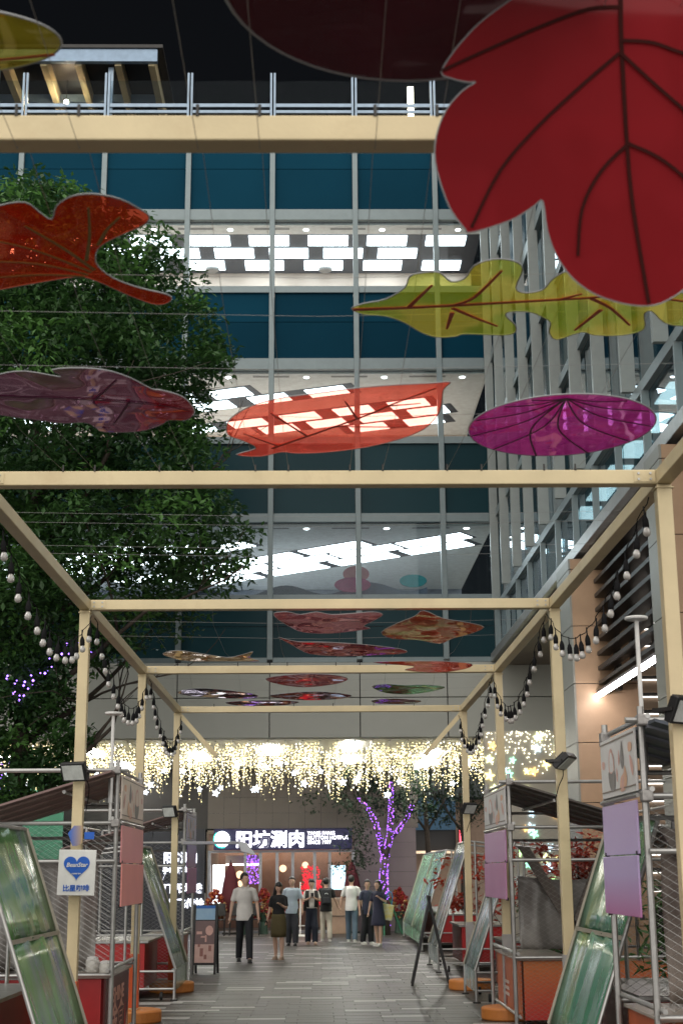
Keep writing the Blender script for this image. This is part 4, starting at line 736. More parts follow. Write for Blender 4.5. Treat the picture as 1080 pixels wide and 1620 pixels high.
# awning stalls: glossy printed sheets let down to the walkway
def pvc(name, c1, c2, c3):
    m = mat(name, c1, .18, 0, .1, 1.5, spec=.28); n, l = nm(m); b = n['Principled BSDF']
    r = [x for x in n if x.type == 'VALTORGB'][0]; r.color_ramp.elements[0].color = (*c1, 1); r.color_ramp.elements[1].color = (*c3, 1); e = r.color_ramp.elements.new(.5); e.color = (*c2, 1)
    mp = [x for x in n if x.type == 'MAPPING'][0]; mp.inputs['Scale'].default_value = (.4, 1.6, .45)
    t2 = n.new('ShaderNodeTexNoise'); t2.inputs['Scale'].default_value = 1.0; t2.inputs['Detail'].default_value = 0; m2 = n.new('ShaderNodeMapping'); m2.inputs['Scale'].default_value = (.3, 5, .3)
    tc = [x for x in n if x.type == 'TEX_COORD'][0]; l.new(tc.outputs['Object'], m2.inputs[0]); l.new(m2.outputs[0], t2.inputs[0]); bp = n.new('ShaderNodeBump'); bp.inputs['Strength'].default_value = .22; bp.inputs['Distance'].default_value = .05; l.new(t2.outputs['Fac'], bp.inputs['Height']); l.new(bp.outputs[0], b.inputs['Normal']); l.new(bp.outputs[0], b.inputs['Coat Normal'])
    return m
PV1 = pvc('pvc_leaf_green', (.05, .15, .05), (.10, .23, .08), (.16, .17, .24)); PV2 = pvc('pvc_sea_green', (.04, .15, .06), (.06, .20, .13), (.15, .26, .07)); PV3 = pvc('pvc_silver_green', (.12, .22, .17), (.20, .28, .28), (.30, .34, .40)); PV4 = pvc('pvc_mint', (.16, .34, .20), (.22, .40, .27), (.28, .44, .38))
EDGE = mat('sheet_edge_tape', (.33, .30, .24), .5)
def awning(s, Xf, Y0, Y1, label, m, box, seam=True, zt=2.16, ut=.62, zb=.42, tail=True, split=1):
    X = lambda u: s * (Xf + u)
    t = thing('awning_stall', label, 'stall', (X(.4), (Y0 + Y1) / 2, 0), 0, 'stalls with sheets let down')
    def tb(n_, a, b, r=.02): return MB().tube([a, b], r, 8).build(n_, STEEL, t)
    P = lambda k, off=0: (X(ut * k) - s * off * .94, zb + (zt - zb) * k + off * .33)
    W = (Y1 - Y0) / split
    for q in range(split):
        ya, yb = Y0 + q * W + (.02 if split > 1 else 0), Y0 + (q + 1) * W - (.02 if split > 1 else 0)
        cuts = [0, .47, 1] if seam else [0, 1]
        for c0, c1 in zip(cuts, cuts[1:]):
            b = MB(); N = 10; v = []; nz = 6
            for i in range(nz + 1):
                k = c0 + (c1 - c0) * i / nz
                for j in range(N + 1):
                    y = ya + (yb - ya) * j / N; bl = .012 * math.sin(j * 1.9 + i * .5) + .02 * math.sin(math.pi * j / N) * math.sin(math.pi * k); x, z = P(k, bl); v.append((x, y, z))
            f = [(i * (N + 1) + j, i * (N + 1) + j + 1, (i + 1) * (N + 1) + j + 1, (i + 1) * (N + 1) + j) for i in range(nz) for j in range(N)]
            o = b.add(v, f).build('sheet', m, t, smooth=True); sm = o.modifiers.new('thick', 'SOLIDIFY'); sm.thickness = .004
        if seam:
            x, z = P(.47, .03); MB().box(min(x, x + s * .01) + .002, max(x, x + s * .01) - .004, ya, yb, z - .018, z + .018).build('seam_tape', EDGE, t)
        for y in (ya, yb): 
            a, c = P(0, .012), P(1, .012); MB().tube([(a[0], y, a[1]), (c[0], y, c[1])], .018, 8).build('edge_tube', EDGE if y == yb else STEEL, t)
        if tail: MB().box(min(X(.0), X(.012)), max(X(.0), X(.012)), ya + .03, yb - .03, .13, zb - .01).build('apron', m, t)
    for y in (Y0, Y1):
        tb('leg', (X(.0), y, .0), (X(0), y, zb)); tb('leg', (X(ut + .1), y, 0), (X(ut + .1), y, zt)); tb('leg', (X(1.5), y, 0), (X(1.5), y, zt - .1))
        for z in (.16, zb - .02): tb('rail', (X(0), y, z), (X(1.5), y, z), .017)
        tb('rail', (X(ut), y, zt), (X(1.5), y, zt - .1), .017)
        MB().box(X(0) - .05, X(0) + .05, y - .05, y + .05, 0, .02).build('foot', DARKST, t)
    for z in (.16, zb): tb('rail', (X(.03), Y0, z), (X(.03), Y1, z), .017)
    tb('rail', (X(ut), Y0, zt), (X(ut), Y1, zt), .02)
    MB().box(min(X(.45), X(1.3)), max(X(.45), X(1.3)), Y0 + .12, Y1 - .1, .16, .78).build('counter_box', box, t, bevel=.006)
    MB().box(min(X(.40), X(1.34)), max(X(.40), X(1.34)), Y0 + .1, Y1 - .08, .785, .815).build('counter_top', STEEL, t)
    for u in (.2, 1.3):
        for y in (Y0 + .15, Y1 - .15): MB().tube([(X(u) - .018, y, .055), (X(u) + .018, y, .055)], .055, 14).build('caster', WHEEL, t)
    wmesh('wire_mesh', t, lambda u, z: (X(u), Y0 + .03, z), ut + .1, 1.5, .82, zt - .15, .05); wmesh('wire_mesh', t, lambda u, z: (X(u), Y0 + .03, z), .1, 1.5, .17, zb - .03, .05)
REDB = mat('red_laminate', (.38, .02, .02), .4)
awning(-1, 2.10, 11.4, 13.45, 'nearest left stall with a slanting leaf-green printed sheet', PV1, REDB)
awning(1, 2.05, 11.42, 13.5, 'right stall with a big slanting shiny sea-green sheet', PV2, REDB)
awning(-1, 2.10, 21.4, 23.3, 'left stall with a narrow slanting grey-green sheet beside the orange weight', PV1, REDB, seam=False)
awning(1, 2.13, 20.6, 22.2, 'right stall with silvery green sheet beside the second orange weight', PV3, REDB, seam=False)
awning(1, 2.10, 26.8, 29.0, 'right stall with blue-silver sheet behind the black folding sign', PV3, REDB, seam=False, zt=2.3)
awning(1, 2.30, 33.9, 41.4, 'farthest right stall with twin mint green sheets', PV4, REDB, seam=False, split=2, zt=2.25)
# ------------------------------------------------------------------ sandwich boards and small signs
sb = thing('sandwich_board', 'black sandwich board with blue and brown poster left of the walkway', 'sign', (-2.1, 27, 0), R(-4))
def face(mb, w, h, z0, lean, y, d): 
    return mb.box(-w / 2, w / 2, -d / 2, d / 2, 0, h, Matrix.Translation((0, y, z0)) @ Matrix.Rotation(R(lean), 4, 'X'))
LN = -9
def fp(x0, x1, z0, z1, m, n_, off):
    return MB().box(x0, x1, -.02 - off, -.018 - off, z0, z1, Matrix.Translation((0, -.20, .0)) @ Matrix.Rotation(R(LN), 4, 'X')).build(n_, m, sb, local=True)
for lean, y in ((LN, -.20), (-LN, .20)):
    for sx in (-1, 1): MB().box(sx * .20 - .02, sx * .20 + .02, -.015, .015, 0, 1.22, Matrix.Translation((0, y, 0)) @ Matrix.Rotation(R(lean), 4, 'X')).build('leg', BLACK, sb, local=True)
    MB().box(-.18, .18, -.012, .012, .16, 1.21, Matrix.Translation((0, y, 0)) @ Matrix.Rotation(R(lean), 4, 'X')).build('board', BLACK, sb, local=True)
fp(-.175, .175, .20, .93, mat('poster_brown', (.16, .10, .10), .5), 'poster', .0); fp(-.175, .175, .20, .52, mat('poster_blush', (.55, .36, .31), .5), 'poster_field', .003); fp(-.175, .175, .95, 1.20, mat('poster_sky', (.16, .33, .55), .5, col2=(.38, .55, .68), scale=2), 'poster_sky', .0); fp(-.175, .175, 1.15, 1.2, mat('poster_blue', (.02, .14, .5), .5), 'poster_band', .003)
for (x, z, w, h) in ((-.1, .72, .1, .05), (-.02, .65, .1, .03), (.02, .62, .03, .12), (-.1, .5, .04, .05), (.1, .45, .05, .1), (-.05, .38, .06, .14), (.02, .3, .05, .08)): fp(x - w / 2, x + w / 2, z - h / 2, z + h / 2, PRC['b'] if z > .52 else mat('poster_ink', (.28, .12, .10), .5), 'poster_mark', .006)
b = MB(); b.lathe([(.07, 0), (.07, .002)], 20, sy=1.25); o = b.build('poster_seal', PRC['b'], sb, local=True); o.matrix_local = Matrix.Translation((0, -.20, 0)) @ Matrix.Rotation(R(LN), 4, 'X') @ Matrix.Translation((.08, -.026, .76)) @ Matrix.Rotation(R(90), 4, 'X')
ez = thing('folding_sign', 'black folding sign frame seen edge-on right of the walkway', 'sign', (1.75, 24.0, 0), R(87))
for lean, y in ((-13, -.30), (13, .30)):
    for sx in (-1, 1): MB().box(sx * .27 - .022, sx * .27 + .022, -.02, .02, 0, 1.42, Matrix.Translation((0, y, 0)) @ Matrix.Rotation(R(lean), 4, 'X')).build('leg', BLACK, ez, local=True)
    MB().box(-.248, .248, -.012, .012, .22, 1.38, Matrix.Translation((0, y, 0)) @ Matrix.Rotation(R(lean), 4, 'X')).build('board', BLACK, ez, local=True)
tw = MB(); tw.tube([(0, 0, 1.36), (.05, -.06, 1.6), (.12, -.16, 1.78)], [.012, .008, .004], 5); tw.build('handle_cord', DARKST, ez, local=True)
# heart sign on the left post
hs = thing('heart_sign', 'white sign with a blue heart fixed to the left post', 'sign', (-2.26, 13.62, 1.56))
tl_ = Matrix.Translation((-2.26, 13.62, 1.77)) @ Matrix.Rotation(R(1.2), 4, 'Y')
MB().box(-.172, .172, -.012, .012, -.205, .205, tl_).build('board', WHITE, hs, bevel=.004)
HB = mat('heart_blue', (.005, .10, .50), .45)
hp = []
for k in range(48):
    a = 2 * math.pi * k / 48; hp.append((.0075 * 16 * math.sin(a) ** 3, .0075 * (13 * math.cos(a) - 5 * math.cos(2 * a) - 2 * math.cos(3 * a) - math.cos(4 * a))))
MB().plate(hp, 0, .003, Matrix.Translation((-2.26, 13.604, 1.825)) @ Matrix.Rotation(R(90), 4, 'X')).build('heart', HB, hs)
text('BeanStar', .054, WHITE, hs, (-2.26, 13.598, 1.822), (R(90), 0, 0), 'lettering', .001, .001, 'CENTER', .25, 1.0); text('COFFEE BAR', .016, WHITE, hs, (-2.26, 13.598, 1.755), (R(90), 0, 0), 'lettering', .0005, .001, 'CENTER'); text('比星咖啡', .062, HB, hs, (-2.26, 13.604, 1.608), (R(90), 0, 0), 'lettering', .0016, .001, 'CENTER')
ar = thing('arrow_sign', 'small blue and orange arrow sign above the heart sign', 'sign', (-2.24, 13.62, 2.03))
MB().plate([(-.115, .06), (-.06, .13), (.02, .13), (.02, -.03), (-.03, -.055), (-.07, -.055)], 0, .01, Matrix.Translation((-2.24, 13.625, 2.065)) @ Matrix.Rotation(R(90), 4, 'X')).build('arrow_head', ramp2('arrow_fade', (.02, .12, .5), (.45, .30, .12), 'X', .4, -.10, .03), ar); MB().box(-2.20, -2.11, 13.61, 13.62, 2.07, 2.135).build('arrow_tail', HB, ar)
# ------------------------------------------------------------------ trees
BARK = mat('bark', (.055, .042, .032), .85, 0, .3, 8, .5, 30)
def leafmat(name, c, c2, tl=.35):
    if name in MATS: return MATS[name]
    m = mat(name, c, .5, 0, .1, 1.2, col2=c2); n, l = nm(m); b = n['Principled BSDF']; o = [x for x in n if x.type == 'OUTPUT_MATERIAL'][0]
    t = n.new('ShaderNodeBsdfTranslucent'); mx = n.new('ShaderNodeMixShader'); mx.inputs[0].default_value = tl
    r = [x for x in n if x.type == 'VALTORGB'][0]; l.new(r.outputs[0], t.inputs[0]); l.new(b.outputs[0], mx.inputs[1]); l.new(t.outputs[0], mx.inputs[2]); l.new(mx.outputs[0], o.inputs[0])
    return m
def leafquad(b, p, L_, W_, rnd, droop=.3):
    d = Vector((rnd.gauss(0, 1), rnd.gauss(0, 1), rnd.gauss(-droop, .6))).normalized(); n_ = Vector((rnd.gauss(0, .5), rnd.gauss(0, .5), 1)); s_ = d.cross(n_)
    if s_.length < .05: return
    s_.normalize(); u = s_.cross(d); p = Vector(p)
    b.add([p, p + d * L_ * .45 + s_ * W_ * .5 + u * .012, p + d * L_, p + d * L_ * .45 - s_ * W_ * .5 + u * .012], [(0, 1, 2), (0, 2, 3)])
def limb(b, p, d, length, r, depth, rnd, tips, bend=.25, n=4, spread=.8):
    pts = [Vector(p)]; rs = [r]; d = Vector(d).normalized()
    for i in range(n):
        d = (d + Vector((rnd.gauss(0, bend), rnd.gauss(0, bend), rnd.gauss(.08, bend * .6))) * .5).normalized(); pts.append(pts[-1] + d * length / n); rs.append(r * (1 - .55 * (i + 1) / n))
    b.tube(pts, rs, 7); tips.append((pts[-1], depth))
    if depth > 0:
        for k in range(rnd.choice((2, 3))):
            a = pts[rnd.randrange(max(1, n - 2), n + 1)]; dd = (d + Vector((rnd.gauss(0, spread), rnd.gauss(0, spread), rnd.gauss(.25, .4)))).normalized(); limb(b, a, dd, length * .68, rs[-1] * .9, depth - 1, rnd, tips, bend, n, spread)
# large street tree on the left
rt = random.Random(21)
bt = thing('street_tree', 'tall leafy tree rising on the left beyond the pergola', 'tree', (-6.0, 28.2, 0))
tb_ = MB(); tips = []
tb_.tube([(-6.0, 28.2, 0), (-6.03, 28.2, .4), (-6.0, 28.15, 1.6), (-5.9, 28.1, 3.2), (-5.85, 28.2, 5.0), (-5.8, 28.2, 7.5), (-5.9, 28.3, 10), (-5.85, 28.3, 13)], [.30, .22, .19, .175, .16, .13, .09, .04], 12)
for (z, dx, dy, dz, L_) in ((3.0, 1.0, -.3, .75, 2.4), (3.4, -1, .2, .6, 3.0), (4.2, .9, .5, .7, 3.0), (4.8, 1.0, -.2, .55, 3.4), (5.6, -.8, -.6, .6, 3), (6.4, .95, .1, .6, 3.4), (7.4, -.6, .7, .6, 3), (8.0, .9, -.4, .5, 3.2), (9.2, .3, .9, .6, 2.6), (10, .9, .1, .6, 2.8), (11, -.7, -.2, .7, 2.4), (11.6, .7, -.3, .8, 2.2), (12.4, .2, .3, 1, 2.0)):
    limb(tb_, (-5.87, 28.2, z), (dx, dy, dz), L_, .075, 2, rt, tips)
tb_.build('trunk', BARK, bt, smooth=True)
# crown: clumps inside an uneven outline (right-hand reach at each height, metres)
prof = [(2.9, .5), (3.4, 1.0), (4.2, 1.35), (5.2, 1.25), (5.8, 1.3), (6.4, 2.2), (7.0, 3.5), (7.6, 4.1), (8.4, 4.75), (9.2, 4.4), (10.0, 3.6), (10.7, 3.5), (11.5, 3.7), (12.2, 4.0), (12.8, 4.15), (13.4, 3.5), (14.2, 3.1), (14.9, 2.5), (15.4, 1.6), (15.9, .6)]
def reach(z):
    for (a, ra), (b, rb) in zip(prof, prof[1:]):
        if a <= z <= b: return ra + (rb - ra) * (z - a) / (b - a)
    return 0
crowns = [MB(), MB(), MB()]
ncl = 0
while ncl < 1250:
    z = rt.uniform(2.95, 15.7); rr = reach(z)
    if rt.random() > (rr + 1.0) / 5.6: continue
    a = rt.uniform(-math.pi, math.pi); q = rt.random() ** .42
    ex = rr if math.cos(a) > 0 else max(rr, 2.2) * 1.0
    x = -5.95 + q * ex * math.cos(a); y = 28.2 + q * min(rr, 3.6) * .95 * math.sin(a)
    cr = rt.uniform(.32, .68) * (1 if z > 6 else .75); k = rt.choices((0, 1, 2), (5, 4, 2))[0]
    for _ in range(int(95 * cr / .5)):
        v = Vector((rt.gauss(0, 1), rt.gauss(0, 1), rt.gauss(0, .62))); v = v / max(.6, v.length) * cr * rt.random() ** .35
        leafquad(crowns[k], (x + v.x, y + v.y, z + v.z), rt.uniform(.13, .21), rt.uniform(.06, .095), rt)
    ncl += 1
cm = [leafmat('foliage_deep', (.020, .058, .018), (.040, .105, .03)), leafmat('foliage_mid', (.042, .112, .03), (.066, .16, .04)), leafmat('foliage_light', (.08, .195, .045), (.115, .27, .06))]
allc = MB(); mi = []
for k, b in enumerate(crowns): allc.add(b.v, b.f); mi += [k] * len(b.f)
co = allc.build('crown', cm, bt, fix=False); co.data.polygons.foreach_set('material_index', mi)
vl = MB()
for k in range(60):
    u = rt.random(); a = rt.uniform(0, 6.28); z = .6 + 3.4 * u; vl.octa((-6 + .2 * math.cos(a), 28.15 + .2 * math.sin(a) - .03, z), .022)
for k in range(34):
    u = rt.random(); vl.octa((-6.1 + 1.75 * u + rt.gauss(0, .05), 27.4 + rt.uniform(-.9, .3) * .8, 5.35 + .45 * u + rt.gauss(0, .10) - .25 * math.sin(u * 6)), rt.uniform(.014, .028))
tag(vl.build('fairy_lights', glow('violet_led2', (.32, .15, 1.0), 5), bt, fix=False), kind='stuff')
# smaller tree wound with violet lights in front of the restaurant pier
vt = thing('violet_lit_tree', 'small tree wound with violet lights beside the restaurant', 'tree', (1.86, 43, 0))
T = MB(); led = MB(); rv = random.Random(8)
seg = [([(1.86, 43, 0), (1.84, 43, .8), (1.82, 43, 1.5), (1.86, 43, 2.2)], [.15, .125, .11, .10]), ([(1.86, 43, 2.2), (1.74, 42.95, 2.7), (1.60, 42.9, 3.2), (1.38, 42.85, 3.6), (1.08, 42.8, 3.92)], [.085, .07, .06, .04, .02]), ([(1.88, 43, 2.2), (2.02, 43, 2.75), (2.06, 43.05, 3.3), (2.10, 43.1, 4.4)], [.10, .08, .065, .04]), ([(2.03, 43, 2.72), (2.26, 42.95, 2.95), (2.48, 42.9, 3.25), (2.70, 42.85, 3.68)], [.08, .065, .055, .04])]
for pts, rs_ in seg:
    T.tube(pts, rs_, 9)
    for i in range(len(pts) - 1):
        a, b_ = Vector(pts[i]), Vector(pts[i + 1]); n_ = int((b_ - a).length * 62 * (rs_[i] / .09 + .35))
        for k in range(n_):
            u = rv.random(); c = a.lerp(b_, u); r_ = rs_[i] + (rs_[i + 1] - rs_[i]) * u + .015; th = rv.uniform(0, 6.28)
            if c.z < .95 and rv.random() < .9: continue
            if rv.random() < .3 and 2.35 < c.z < 2.6: continue
            led.octa((c.x + r_ * math.cos(th), c.y + r_ * math.sin(th), c.z + rv.uniform(-.02, .02)), rv.uniform(.011, .023))
T.build('trunk', BARK, vt, smooth=True)
tag(led.build('fairy_lights', glow('violet_led', (.36, .11, 1.0), 3.2), vt, fix=False), kind='stuff')
F = MB()
for k in range(75):
    a = rv.uniform(0, 6.28); c = (2.0 + rv.gauss(0, .95), 43.3 + rv.gauss(0, .5), rv.uniform(3.45, 4.7))
    for _ in range(34): leafquad(F, (c[0] + rv.gauss(0, .16), c[1] + rv.gauss(0, .16), c[2] + rv.gauss(0, .13)), .15, .06, rv)
for k in range(16):
    c = (1.1 + rv.gauss(0, .22), 42.7 + rv.gauss(0, .2), rv.uniform(1.9, 3.4))
    for _ in range(30): leafquad(F, (c[0] + rv.gauss(0, .13), c[1] + rv.gauss(0, .13), c[2] + rv.gauss(0, .12)), .14, .055, rv)
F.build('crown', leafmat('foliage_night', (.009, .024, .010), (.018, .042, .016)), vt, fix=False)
for a in (0.4, 2.5, 4.6):
    st = MB(); st.tube([(1.86 + .55 * math.cos(a), 43 + .45 * math.sin(a), 0), (1.86 + .08 * math.cos(a), 43 + .07 * math.sin(a), 1.15)], .025, 6); st.build('stake', mat('green_stake', (.02, .14, .07), .5), vt)
# trees farther right, dark
for (x, y, z, n_, lb) in ((5.0, 52, 4.5, 46, 'dark leafy tree beyond the restaurant corner'), (3.6, 50.5, 4.6, 30, 'dim tree crown hanging over the dark shop')):
    ft = thing('background_tree', lb, 'tree', (x, y, 0)); b = MB(); tp = []; b.tube([(x, y, 0), (x + .1, y, 2.4), (x, y, 4.5)], [.13, .1, .06], 8); limb(b, (x, y, 3), (.5, 0, .8), 1.5, .05, 1, rv, tp); limb(b, (x, y, 3.2), (-.5, .2, .8), 1.5, .05, 1, rv, tp); b.build('trunk', BARK, ft, smooth=True); f = MB()
    for k in range(n_):
        c = (x + rv.gauss(0, .75), y + rv.gauss(0, .6), z + rv.uniform(-1.0, 1.8))
        for _ in range(36): leafquad(f, (c[0] + rv.gauss(0, .2), c[1] + rv.gauss(0, .2), c[2] + rv.gauss(0, .16)), .17, .07, rv)
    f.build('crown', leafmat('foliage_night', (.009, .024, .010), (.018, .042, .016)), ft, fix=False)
# red maple plants behind the right stalls
def redplant(x, y, z0, z1, label, sp=.45):
    t = thing('red_maple', label, 'plant', (x, y, 0), 0, 'red leaved potted maples'); b = MB(); b.lathe([(.16, 0), (.2, .3), (.21, .34), (.18, .34)], 16, (x, y, 0)); b.build('pot', DARKST, t)
    s = MB(); f = MB()
    s.tube([(x, y, .3), (x + .03, y, z0), (x, y, z1 * .8)], [.02, .016, .008], 6)
    for k in range(14):
        c = Vector((x + rv.gauss(0, sp), y + rv.gauss(0, sp), rv.uniform(z0, z1))); s.tube([(x, y, c.z - .25), c], [.008, .004], 4)
        for _ in range(30): leafquad(f, c + Vector((rv.gauss(0, .13), rv.gauss(0, .13), rv.gauss(0, .08))), .13, .07, rv, .1)
    s.build('stem', BARK, t); f.build('foliage', leafmat('maple_red', (.30, .028, .012), (.48, .055, .02), .3), t, fix=False)
redplant(2.95, 30.3, 1.1, 2.4, 'red maple plant between the two farthest right stalls', .4); redplant(3.05, 24.6, .9, 2.5, 'red maple plant between the middle right stalls', .38); redplant(3.5, 20.0, 1.5, 2.2, 'red maple plant seen through the mesh of the mauve stall', .25)
def greenplant(x, y, h, label):
    t = thing('potted_plant', label, 'plant', (x, y, 0)); b = MB(); b.lathe([(.18, 0), (.22, .38), (.2, .38)], 16, (x, y, 0)); b.build('pot', DARKST, t); f = MB()
    for k in range(420): leafquad(f, (x + rv.gauss(0, .22), y + rv.gauss(0, .22), rv.uniform(.4, h)), .2, .045, rv, .1)
    f.build('foliage', cm[1], t, fix=False)
greenplant(3.5, 14.6, 1.7, 'green potted plant behind the nearest right stall'); greenplant(3.3, 20.5, 1.3, 'green potted plant inside the mauve stall corner')
# ------------------------------------------------------------------ light curtain
lc = thing('light_curtain', 'dense curtain of warm fairy lights hanging under the building', 'string lights', (-4, 38, 4.9))
rc_ = random.Random(4); D = MB(); Wc = MB(); D2 = MB()
for k in range(1850):
    x = rc_.uniform(-11.5, 8.6); y = rc_.choice((35.9, 36.6, 37.4, 38.2, 39.2, 40.2)) + rc_.uniform(-.15, .15); Ln = rc_.uniform(.25, 1.0) * (.75 if y < 37 else 1.0) + (.3 if rc_.random() < .12 else 0)
    if abs(x + 4.5) < 0: continue
    n_ = int(Ln / .075); Wc.tube([(x, y, 4.9), (x, y, 4.9 - Ln)], .002, 3, False)
    for i in range(n_):
        if rc_.random() < .15: continue
        (D if rc_.random() < .86 else D2).octa((x + rc_.gauss(0, .02), y + rc_.gauss(0, .02), 4.88 - i * Ln / n_ + rc_.uniform(-.02, .02)), rc_.uniform(.010, .0215))
tag(D.build('warm_bulbs', glow('curtain_warm', (1.0, .83, .42), 2.3, .5, 2), lc, fix=False), kind='stuff'); tag(D2.build('cool_bulbs', glow('curtain_cool', (1, .97, .85), 5), lc, fix=False), kind='stuff'); tag(Wc.build('wires', mat('clear_wire', (.4, .38, .3), .4), lc, fix=False), kind='stuff')
STAR = glow('star_white', (.85, .92, 1), 2.6)
def starmesh(r):
    o = []
    for k in range(10): a = R(90 + k * 36); q = r if k % 2 == 0 else r * .45; o.append((q * math.cos(a), q * math.sin(a)))
    return MB().plate(o, -.01, .01).mesh('star', STAR)
sm_ = [starmesh(.085), starmesh(.115)]
for k in range(46):
    x = -11 + 15 * k / 46 + rc_.uniform(-.2, .2); y = rc_.choice((36, 37.2, 38.5)); z = 4.9 - rc_.uniform(.45, 1.15)
    inst('star', sm_[k % 2], lc, Vector((x, y, z)) - lc.location, (R(90), rc_.uniform(-.4, .4), 0)); MB().tube([(x, y, 4.9), (x, y, z + .09)], .002, 3, False).build('star_wire', mat('clear_wire', (.4, .38, .3)), lc)
# ------------------------------------------------------------------ things in front of the restaurant
UMB = mat('burgundy_canvas', (.085, .006, .012), .75, 0, .15, 5, .2, 20)
def umbrella(x, y, h, label):
    t = thing('closed_umbrella', label, 'umbrella', (x, y, 0), 0, 'closed burgundy umbrellas'); MB().tube([(x, y, 0), (x, y, h + .06)], .02, 8).build('pole', DARKST, t)
    b = MB(); pr = [(.03, h), (.07, h - .12), (.14, h - .3), (.20, h - .6), (.25, h - .95), (.27, h - 1.25), (.20, h - 1.45)]; n_ = 20; v = []
    for r_, z in pr:
        for k in range(n_): q = r_ * (1 + (.16 if k % 2 else -.12)); v.append((x + q * math.cos(2 * math.pi * k / n_), y + q * math.sin(2 * math.pi * k / n_), z))
    b.add(v, [(i * n_ + k, i * n_ + (k + 1) % n_, (i + 1) * n_ + (k + 1) % n_, (i + 1) * n_ + k) for i in range(len(pr) - 1) for k in range(n_)]).build('canopy', UMB, t, smooth=True)
    MB().lathe([(.24, 0), (.24, .06), (.05, .09)], 20, (x, y, 0)).build('base', DARKST, t)
umbrella(-2.72, 44.2, 2.08, 'closed burgundy umbrella left of the restaurant doors'); umbrella(.93, 44.3, 2.08, 'closed burgundy umbrella at the right end of the restaurant')
def basket(x, y, label, cs):
    t = thing('flower_stand', label, 'flowers', (x, y, 0), 0, 'festive flower stands by the restaurant'); MB().lathe([(.14, 0), (.10, .35), (.2, .62), (.17, .62)], 14, (x, y, 0)).build('stand', mat('stand_green', (.02, .05, .03), .6), t); f = MB(); mi_ = []
    for k in range(260):
        u = rv.random(); z = .45 + .85 * u; w = .34 * math.sin(math.pi * min(1, .25 + u * .7)); a = rv.uniform(0, 6.28); q = w * rv.random() ** .4
        f.octa((x + q * math.cos(a), y + q * .7 * math.sin(a), z), rv.uniform(.025, .06)); mi_ += [0 if rv.random() < .6 else (1 if u > .55 else 2)] * 8
    o = f.build('blossoms', cs, t, fix=False); o.data.polygons.foreach_set('material_index', mi_)
BC = [mat('flower_red', (.20, .008, .010), .6), mat('flower_orange', (.30, .075, .008), .6), mat('flower_gold', (.30, .19, .07), .6)]
basket(-3.15, 43.9, 'red and gold flower stand left of the first burgundy umbrella', BC); basket(-2.25, 44.0, 'red and orange flower stand behind the man in white', BC); basket(-1.72, 44.2, 'red flower stand right of the man in white', BC); basket(2.32, 44.3, 'orange flower stand right of the violet tree', BC); basket(-.98, 44.4, 'small red flower stand behind the man in pale blue', BC)
ct = thing('counter_desk', 'brown reception desk in front of the restaurant', 'desk', (.55, 44.2, 0)); MB().box(.30, .88, 43.95, 44.4, 0, .98).build('body', mat('desk_brown', (.30, .20, .14), .5), ct, bevel=.01); MB().box(.27, .91, 43.92, 44.43, .985, 1.03).build('top', mat('desk_top', (.36, .26, .19), .4), ct, bevel=.006); MB().box(.32, .86, 43.93, 43.948, .5, .52).build('groove', DARKST, ct)
def stool(x, y, label):
    t = thing('dining_chair', label, 'chair', (x, y, 0), 0, 'dark dining chairs outside the restaurant'); MB().box(x - .2, x + .2, y - .2, y + .2, .43, .47).build('seat', DARKST, t, bevel=.01); MB().box(x - .2, x + .2, y + .17, y + .2, .55, .9).build('backrest', DARKST, t, bevel=.01)
    for a in (-1, 1):
        for b in (-1, 1): MB().tube([(x + a * .18, y + b * .18, 0), (x + a * .17, y + b * .17, .9 if b > 0 else .43)], .014, 6).build('leg', DARKST, t)
stool(-3.0, 43.2, 'dark dining chair under the left flower stand'); stool(-2.5, 43.3, 'dark dining chair left of the man in white'); stool(-2.0, 43.4, 'dark dining chair half behind the man in white')
hr = thing('clothes_rail', 'thin white stand between the people near the doors', 'stand', (-.62, 42.2, 0)); MB().tube([(-.6, 42.2, .03), (-.6, 42.2, 1.5)], .018, 8).build('pole', WHITE, hr); MB().box(-.78, -.42, 42.0, 42.4, 0, .05).build('base', WHITE, hr, bevel=.01); MB().tube([(-.8, 42.2, .3), (-.4, 42.2, .3)], .015, 6).build('crossbar', WHITE, hr)
